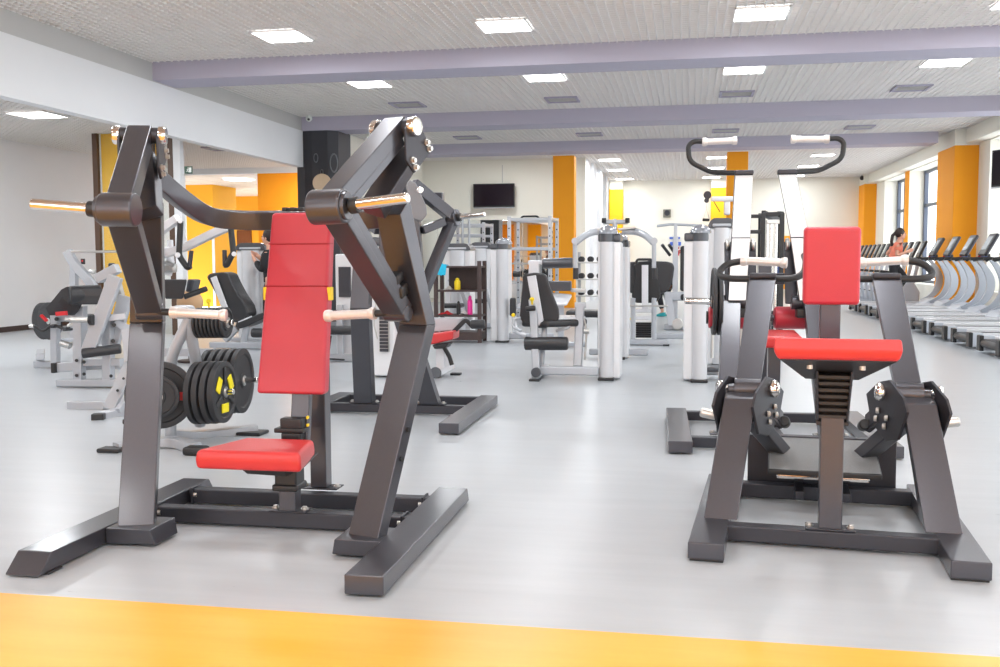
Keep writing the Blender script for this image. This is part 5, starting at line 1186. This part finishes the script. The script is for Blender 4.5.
# ---------------------------------------------------------------- treadmills by the windows (built facing +X, origin at rear centre)
def make_treadmill(label, loc):
    t = thing('treadmill', label, 'treadmill', loc, 0, 'treadmills along the window wall')
    for s in (-1, 1):
        y = s*.44
        m = M(); m.box2((.06, y-.08, .14), (1.95, y+.08, .235), bev=.012); r_ = m.build('side_rail', SILVERL, t)
        m = M(); m.box2((0, y-.085, .03), (.06, y+.085, .25), bev=.015); m.build('rail_end_cap', BLACK, r_)
        m = M(); m.box2((.05, y-.083, .04), (.2, y+.083, .246), bev=.01); m.build('rail_bracket', TREADW, r_)
        m = M(); m.box((.3, y, .03), (.1, .1, .06), bev=.015); m.build('rubber_foot', BLACK, r_)
        # curved upright
        pts = [(1.72, y, .26), (1.98, y, .38), (2.13, y, .62), (2.14, y, .88), (2.03, y, 1.1), (1.88, y, 1.3)]
        m = M(); P = arcpath(pts, .3, 5); secs = []
        for i, p in enumerate(P):
            d = (P[min(i+1, len(P)-1)]-P[max(i-1, 0)]).normalized(); nrm = V((d.z, 0, -d.x)); u = i/(len(P)-1)
            w = .075+.085*math.sin(math.pi*u)
            secs.append([p+nrm*w/2+V((0, -.03, 0)), p+nrm*w/2+V((0, .03, 0)), p-nrm*w/2+V((0, .03, 0)), p-nrm*w/2+V((0, -.03, 0))])
        m.loft(secs, .0); m.build('curved_upright', TREADS, t)
        m = M(); m.tube([(1.86, y, 1.3), (1.7, y, 1.33), (1.35, y, 1.3)], .026, 10, .05); m.build('side_handrail', BLACK, t)
        m = M(); m.cyl((1.93, y, .26), (1.93, y, .3), .06, n=14, bev=.01); m.build('hood_foot', BLACK, t)
    m = M(); m.box2((.05, -.36, .15), (1.9, .36, .2), bev=.01); m.build('running_belt', BELT, t)
    m = M(); m.cyl((.06, -.37, .14), (.06, .37, .14), .055, n=16); m.build('rear_roller', BLACK, t)
    m = M(); secs = []
    for x, z, w in ((1.62, .22, .40), (1.72, .31, .44), (1.95, .36, .46), (2.2, .31, .44), (2.34, .2, .38)):
        secs.append([(x, -w, .05), (x, w, .05), (x, w, z*.8), (x, w*.85, z), (x, -w*.85, z), (x, -w, z*.8)])
    m.loft(secs, .01); m.build('motor_hood', TREADW, t)
    m = M(); m.tube([(1.8, -.46, 1.28), (1.88, -.3, 1.31), (1.88, .3, 1.31), (1.8, .46, 1.28)], .032, 10, .1).box((1.88, 0, 1.3), (.09, .8, .06), bev=.02); m.build('front_handlebar', BLACK, t)
    R = Matrix.Rotation(math.radians(28), 3, 'Y')
    m = M(); m.box((1.95, 0, 1.59), (.075, .5, .5), R, bev=.03, seg=3).box((1.9, 0, 1.36), (.1, .34, .1), bev=.02); c_ = m.build('console', BLACK, t)
    m = M(); m.box(V((1.95, 0, 1.59))+R @ V((-.04, 0, .02)), (.012, .34, .3), R, bev=.004); m.build('display', mat('console_display', srgb(112, 122, 130), .3, 0, .1, 12) if 'console_display' not in MATS else MATS['console_display'], c_)
    m = M(); m.box(V((1.95, 0, 1.59))+R @ V((0, 0, .0)), (.06, .53, .47), R, bev=.02); m.build('console_rim', GRAPHD, c_)
    m = M(); m.box((1.86, 0, 1.35), (.05, .36, .035), bev=.01); m.build('tray_trim', BLUEG, t)
    m = M(); m.cyl((1.8, .08, 1.33), (1.8, .08, 1.37), .024, n=10); m.build('stop_button', REDP, t)
    return t
oT = ('nearest', 'second', 'third', 'fourth', 'fifth', 'sixth', 'seventh', 'eighth', 'ninth', 'tenth', 'eleventh', 'twelfth', 'thirteenth', 'fourteenth', 'fifteenth', 'sixteenth')
tm = None
for k in range(9):
    y = 14.6+1.43*k
    lab = 'silver treadmill with black console, %s in the window row%s' % (oT[k] if k == 0 else oT[k]+' from near end', ', under the runner' if k == 7 else '')
    if tm is None: tm = make_treadmill(lab, (4.05, y, 0))
    else: dup(tm, (4.05, y, 0), 0, lab)

# exercise bikes past the treadmills
def make_bike(label, loc):
    t = thing('exercise_bike', label, 'exercise bike', loc, 0, 'exercise bikes by the windows')
    m = M(); m.beam((-.5, -.25, .06), (-.5, .25, .06), .08, .08, bev=.02).beam((.5, -.25, .06), (.5, .25, .06), .08, .08, bev=.02).beam((-.5, 0, .07), (.5, 0, .07), .09, .08, bev=.02); m.build('base_frame', TREADS, t)
    m = M(); m.prism([(-.05, -.09, .1), (.5, -.09, .1), (.52, -.09, .45), (.36, -.09, .72), (.2, -.09, .74), (-.05, -.09, .4)], (0, .18, 0), .03, 3); m.build('flywheel_housing', TREADW, t)
    m = M(); m.beam((-.2, 0, .1), (-.32, 0, .92), .07, .07, (0, 1, 0), bev=.012); m.build('seat_post', TREADS, t)
    m = M(); m.loft([[(-.48, -.12, .95), (-.48, .12, .95), (-.46, .11, 1.02), (-.46, -.11, 1.02)], [(-.28, -.1, .94), (-.28, .1, .94), (-.28, .09, 1.0), (-.28, -.09, 1.0)], [(-.1, -.03, .95), (-.1, .03, .95), (-.1, .025, .99), (-.1, -.025, .99)]], .02, 3); m.build('saddle', BLACK, t)
    m = M(); m.beam((.36, 0, .68), (.5, 0, 1.32), .09, .07, (0, 1, 0), bev=.015); m.build('mast', TREADS, t)
    m = M(); m.tube([(.1, -.26, 1.34), (.3, -.26, 1.28), (.46, -.16, 1.26), (.46, .16, 1.26), (.3, .26, 1.28), (.1, .26, 1.34)], .022, 10, .08); m.build('handlebar', BLACK, t)
    R = Matrix.Rotation(math.radians(24), 3, 'Y')
    m = M(); m.box((.55, 0, 1.55), (.06, .36, .46), R, bev=.02); c_ = m.build('console', BLACK, t)
    m = M(); m.box(V((.55, 0, 1.55))+R @ V((-.033, 0, .02)), (.01, .24, .26), R, bev=.004); m.build('display', MATS['console_display'], c_)
    for s in (-1, 1):
        m = M(); m.beam((.12, s*.1, .32), (.12+s*.14, s*.12, .32-s*.05), .02, .035).box((.12+s*.15, s*.17, .32-s*.05), (.1, .09, .03), bev=.008); m.build('pedal', BLACK, t)
    return t
bk0 = None
for k in range(14):
    y = 27.4+.78*k
    lab = 'silver exercise bike beyond the treadmills, %s from the runner' % ('first second third fourth fifth sixth seventh eighth ninth tenth eleventh twelfth thirteenth fourteenth'.split()[k])
    if bk0 is None: bk0 = make_bike(lab, (5.4, y, 0))
    else: dup(bk0, (5.4, y, 0), 0, lab)
# ---------------------------------------------------------------- people
def skin_body(name, joints, edges, mt, parent, levels=1, root=0):
    """joints: list of ((x,y,z), rx, ry); one continuous skinned surface"""
    me = bpy.data.meshes.new(name); me.from_pydata([V(j[0])*S for j in joints], edges, [])
    o = bpy.data.objects.new(name, me); COL.objects.link(o)
    sk = o.modifiers.new('skin', 'SKIN'); sk.use_smooth_shade = True
    if not me.skin_vertices: me.skin_vertices.new() if hasattr(me.skin_vertices, 'new') else None
    for i, j in enumerate(joints):
        v = me.skin_vertices[0].data[i]; v.radius = (j[1]*S, j[2]*S); v.use_root = (i == root)
    sb = o.modifiers.new('sub', 'SUBSURF'); sb.levels = levels; sb.render_levels = levels
    dg = bpy.context.evaluated_depsgraph_get(); dg.update()
    nm = bpy.data.meshes.new_from_object(o.evaluated_get(dg)); bpy.data.objects.remove(o)
    nm.polygons.foreach_set('use_smooth', [True]*len(nm.polygons)); nm.materials.clear(); nm.materials.append(mt)
    r = bpy.data.objects.new(name, nm); COL.objects.link(r); r.parent = parent
    return r
def hand_fingers(J, E, wrist, d, side, up, k=1.0):
    """palm and five fingers rooted at the wrist index; d forward, side toward the thumb, curl toward -up"""
    d, side, up = V(d).normalized(), V(side).normalized(), V(up).normalized(); w = V(J[wrist][0])
    J.append((w+d*.05*k, .026*k, .042*k)); p = len(J)-1; E.append((wrist, p)); pc = V(J[p][0])
    for a, l in ((.032, .07), (.011, .08), (-.011, .075), (-.031, .06)):
        J.append((pc+d*.045*k+side*a*k, .010*k, .010*k)); b = len(J)-1; E.append((p, b))
        J.append((V(J[b][0])+d*l*.55*k-up*.012*k, .009*k, .009*k)); E.append((b, b+1))
        J.append((V(J[b+1][0])+d*l*.3*k-up*.035*k, .007*k, .007*k)); E.append((b+1, b+2))
    J.append((w+d*.04*k+side*.045*k, .011*k, .011*k)); b = len(J)-1; E.append((wrist, b))
    J.append((V(J[b][0])+d*.045*k+side*.012*k-up*.01*k, .009*k, .009*k)); E.append((b, b+1))
def head(t, c, face, mt_hair, k=1.0, bun=True, pony=False):
    """head with facial features looking along face"""
    c = V(c); f = V(face).normalized(); rgt = f.cross(V((0, 0, 1))).normalized()
    R = Matrix((rgt, f, V((0, 0, 1)))).transposed()
    m = M(); m.ball(c, .098*k, (.82, 1.0, 1.2), 20, R).ball(c+f*.03*k-V((0, 0, .055*k)), .07*k, (.85, .95, .9), 16, R)
    m.ball(c+f*.103*k-V((0, 0, .015*k)), .016*k, (.8, 1, 1.5), 10, R)
    for s in (-1, 1): m.ball(c+rgt*s*.083*k-V((0, 0, .01*k)), .02*k, (.4, .8, 1.3), 10, R)
    m.cyl(c-V((0, 0, .2*k))-f*.02*k, c-V((0, 0, .06*k)), .05*k, n=14)
    hd = m.build('head', SKIN, t)
    for s in (-1, 1):
        m = M(); m.ball(c+rgt*s*.034*k+f*.09*k+V((0, 0, .012*k)), .012*k, (1, .6, .7), 8, R); m.build('eye', BLACK, hd)
    m = M(); m.ball(c+f*.097*k-V((0, 0, .058*k)), .018*k, (1.2, .4, .35), 8, R); m.build('mouth', mat('lips', srgb(180, 100, 95), .5, 0) if 'lips' not in MATS else MATS['lips'], hd)
    m = M(); m.ball(c-f*.022*k+V((0, 0, .028*k)), .107*k, (.9, 1.0, 1.12), 18, R)
    if bun: m.ball(c-f*.12*k+V((0, 0, .05*k)), .05*k, (1, 1, 1), 12, R)
    if pony: m.tube([c-f*.09*k+V((0, 0, .05*k)), c-f*.17*k-V((0, 0, .03*k)), c-f*.19*k-V((0, 0, .16*k)), c-f*.17*k-V((0, 0, .26*k))], .036*k, 10)
    m.build('hair', mt_hair, hd)
def person(label, loc, rz, pose, top, bottom, shoe, k, sleeves='short', **hk):
    """pose: dict of joints in local metres*k, x = facing"""
    t = thing('person', label, 'person', loc, rz)
    P = {n: V(v)*k for n, v in pose.items()}
    # body: one continuous skin figure
    J, E, ix = [], [], {}
    def add(n, rx, ry=None, par=None):
        J.append((P[n], rx*k, (ry or rx)*k)); ix[n] = len(J)-1
        if par: E.append((ix[par], ix[n]))
    add('pelvis', .09, .11); add('waist', .075, .095, 'pelvis'); add('chest', .09, .115, 'waist'); add('neck', .055, None, 'chest'); add('skull', .05, None, 'neck')
    for s in 'LR':
        add('sh'+s, .047, None, 'chest'); add('el'+s, .042, None, 'sh'+s); add('wr'+s, .028, None, 'el'+s)
        add('hip'+s, .075, None, 'pelvis'); add('kn'+s, .058, None, 'hip'+s); add('an'+s, .038, None, 'kn'+s)
        J.append((P['an'+s]+V((.09, 0, -.06))*k, .035*k, .04*k)); E.append((ix['an'+s], len(J)-1))
        d = P['wr'+s]-P['el'+s]; hand_fingers(J, E, ix['wr'+s], d, (.3, 0, 1) if s == 'L' else (.3, 0, 1), V((0, 1 if s == 'L' else -1, 0)), k)
    skin_body('body', J, E, SKIN, t)
    # clothes as skins of their own, slightly larger
    def garment(name, chain, mt_, grow=.016):
        J2, E2, i2 = [], [], {}
        for n, rx, ry, par in chain:
            p = P[n] if isinstance(n, str) else n[1]; key = n if isinstance(n, str) else n[0]
            J2.append((p, (rx+grow)*k, (ry+grow)*k)); i2[key] = len(J2)-1
            if par: E2.append((i2[par], i2[key]))
        skin_body(name, J2, E2, mt_, t)
    mid = lambda a, b, u: P[a]+(P[b]-P[a])*u
    ch = [('waist', .10, .13, None), ('chest', .12, .155, 'waist'), (('hem', mid('pelvis', 'waist', .0)), .12, .155, 'waist'), (('collar', mid('chest', 'neck', .75)), .06, .06, 'chest')]
    for s in 'LR':
        ch.append(('sh'+s, .058, .058, 'chest')); ch.append((('sl'+s, mid('sh'+s, 'el'+s, .6 if sleeves == 'short' else 1)), .046, .046, 'sh'+s))
        if sleeves == 'long': ch.append((('cf'+s, mid('el'+s, 'wr'+s, .92)), .032, .032, 'sl'+s))
    garment('shirt', ch, top)
    ch = [('pelvis', .12, .15, None), (('wb', mid('pelvis', 'waist', .4)), .108, .138, 'pelvis')]
    for s in 'LR': ch += [('hip'+s, .094, .094, 'pelvis'), ('kn'+s, .06, .06, 'hip'+s), (('cu'+s, mid('kn'+s, 'an'+s, .85)), .042, .042, 'kn'+s)]
    garment('trousers', ch, bottom)
    for s in 'LR':
        a = P['an'+s]; m = M()
        m.loft([[a+V((x, y, z))*k for x, y, z in sec] for sec in ([(-.07, -.035, -.09), (-.07, .035, -.09), (-.07, .03, -.0), (-.07, -.03, -.0)], [(.02, -.045, -.095), (.02, .045, -.095), (.02, .035, .0), (.02, -.035, .0)], [(.12, -.045, -.095), (.12, .045, -.095), (.12, .035, -.04), (.12, -.035, -.04)], [(.18, -.03, -.09), (.18, .03, -.09), (.18, .025, -.06), (.18, -.025, -.06)])], .015, 3)
        m.build('shoe', shoe, t)
    head(t, P['skull']+V((.02, 0, .09))*k, hk.get('look', (1, 0, 0)), HAIR, k, hk.get('bun', True), hk.get('pony', False))
    return t
KP = 1.1
runner = dict(pelvis=(0, 0, .93), waist=(.03, 0, 1.08), chest=(.06, 0, 1.26), neck=(.09, 0, 1.43), skull=(.11, 0, 1.5),
    shL=(.06, .17, 1.36), elL=(-.12, .22, 1.16), wrL=(.09, .2, 1.08), shR=(.07, -.17, 1.36), elR=(.0, -.23, 1.12), wrR=(.24, -.16, 1.2),
    hipL=(.02, .09, .9), knL=(.28, .1, .62), anL=(.05, .1, .28), hipR=(-.02, -.09, .9), knR=(-.02, -.1, .5), anR=(-.24, -.1, .115))
person('woman in a salmon shirt with dark ponytail running on a treadmill', (4.74, 14.6+1.43*7, .2), 0, runner, SALMON, BCLOTH, mat('grey_shoe', srgb(120, 120, 125), .6, 0), KP*.96, 'short', bun=False, pony=True)
stand = dict(pelvis=(0, 0, .93), waist=(.01, 0, 1.08), chest=(.02, 0, 1.27), neck=(.02, 0, 1.44), skull=(.03, 0, 1.5),
    shL=(.0, .17, 1.36), elL=(.04, .2, 1.1), wrL=(.22, .1, 1.25), shR=(.0, -.17, 1.36), elR=(.05, -.2, 1.1), wrR=(.24, -.1, 1.27),
    hipL=(0, .09, .9), knL=(.03, .1, .5), anL=(0, .1, .1), hipR=(0, -.09, .9), knR=(.02, -.1, .5), anR=(-.02, -.1, .1))
c = at(268.5, 300, 14.72)
person('person in black with dark hair tied back, half hidden behind the red backrest', (c.x+.085, 14.7, 0), math.radians(172), stand, BCLOTH, BCLOTH, BLACK, KP*.97, 'long')
walk = dict(stand); walk.update(pelvis=(-.15, 0, .82), waist=(-.02, 0, .93), chest=(.17, 0, .98), neck=(.33, 0, 1.03), skull=(.39, 0, 1.03), shL=(.24, .17, 1.0), shR=(.24, -.17, 1.0), elL=(.3, .2, .75), elR=(.3, -.2, .75), wrL=(.42, .16, .55), wrR=(.42, -.16, .55), hipL=(-.15, .09, .8), hipR=(-.15, -.09, .8), knL=(.06, .12, .5), knR=(.04, -.12, .5), anL=(-.04, .12, .1), anR=(-.16, -.12, .1))
c = at(664, 300, 23.4)
person('person in black with teal shoes bending down beyond the wide dark back pad', (c.x, 23.4, 0), math.radians(150), walk, BCLOTH, BCLOTH, TEAL, KP*.93, 'short')
# ---------------------------------------------------------------- camera, world, view
cam = bpy.data.cameras.new('camera'); co = bpy.data.objects.new('camera', cam); COL.objects.link(co)
cam.sensor_width = 36; cam.sensor_fit = 'HORIZONTAL'; cam.lens = F/1000*36; cam.clip_end = 200; cam.clip_start = .05
mw = Matrix.Identity(4)
for i in range(3): mw[i][0] = RIGHT[i]; mw[i][1] = UP[i]; mw[i][2] = -FWD[i]
mw.translation = V((0, 0, H))*S
co.matrix_world = mw
sc = bpy.context.scene; sc.camera = co
w = bpy.data.worlds.new('sky'); sc.world = w; w.use_nodes = True
bg = w.node_tree.nodes['Background']; bg.inputs[0].default_value = (.93, .97, 1, 1); bg.inputs[1].default_value = SKY
sc.view_settings.view_transform = 'Standard'; sc.view_settings.look = 'None'; sc.view_settings.gamma = 1; sc.view_settings.exposure = EXPO
sc.view_settings.use_curve_mapping = False
sc.cycles.max_bounces = 8; sc.cycles.diffuse_bounces = 4; sc.cycles.glossy_bounces = 4; sc.cycles.transmission_bounces = 6
sc.cycles.use_denoising = True; sc.cycles.sample_clamp_indirect = 6; sc.cycles.caustics_reflective = False; sc.cycles.caustics_refractive = False
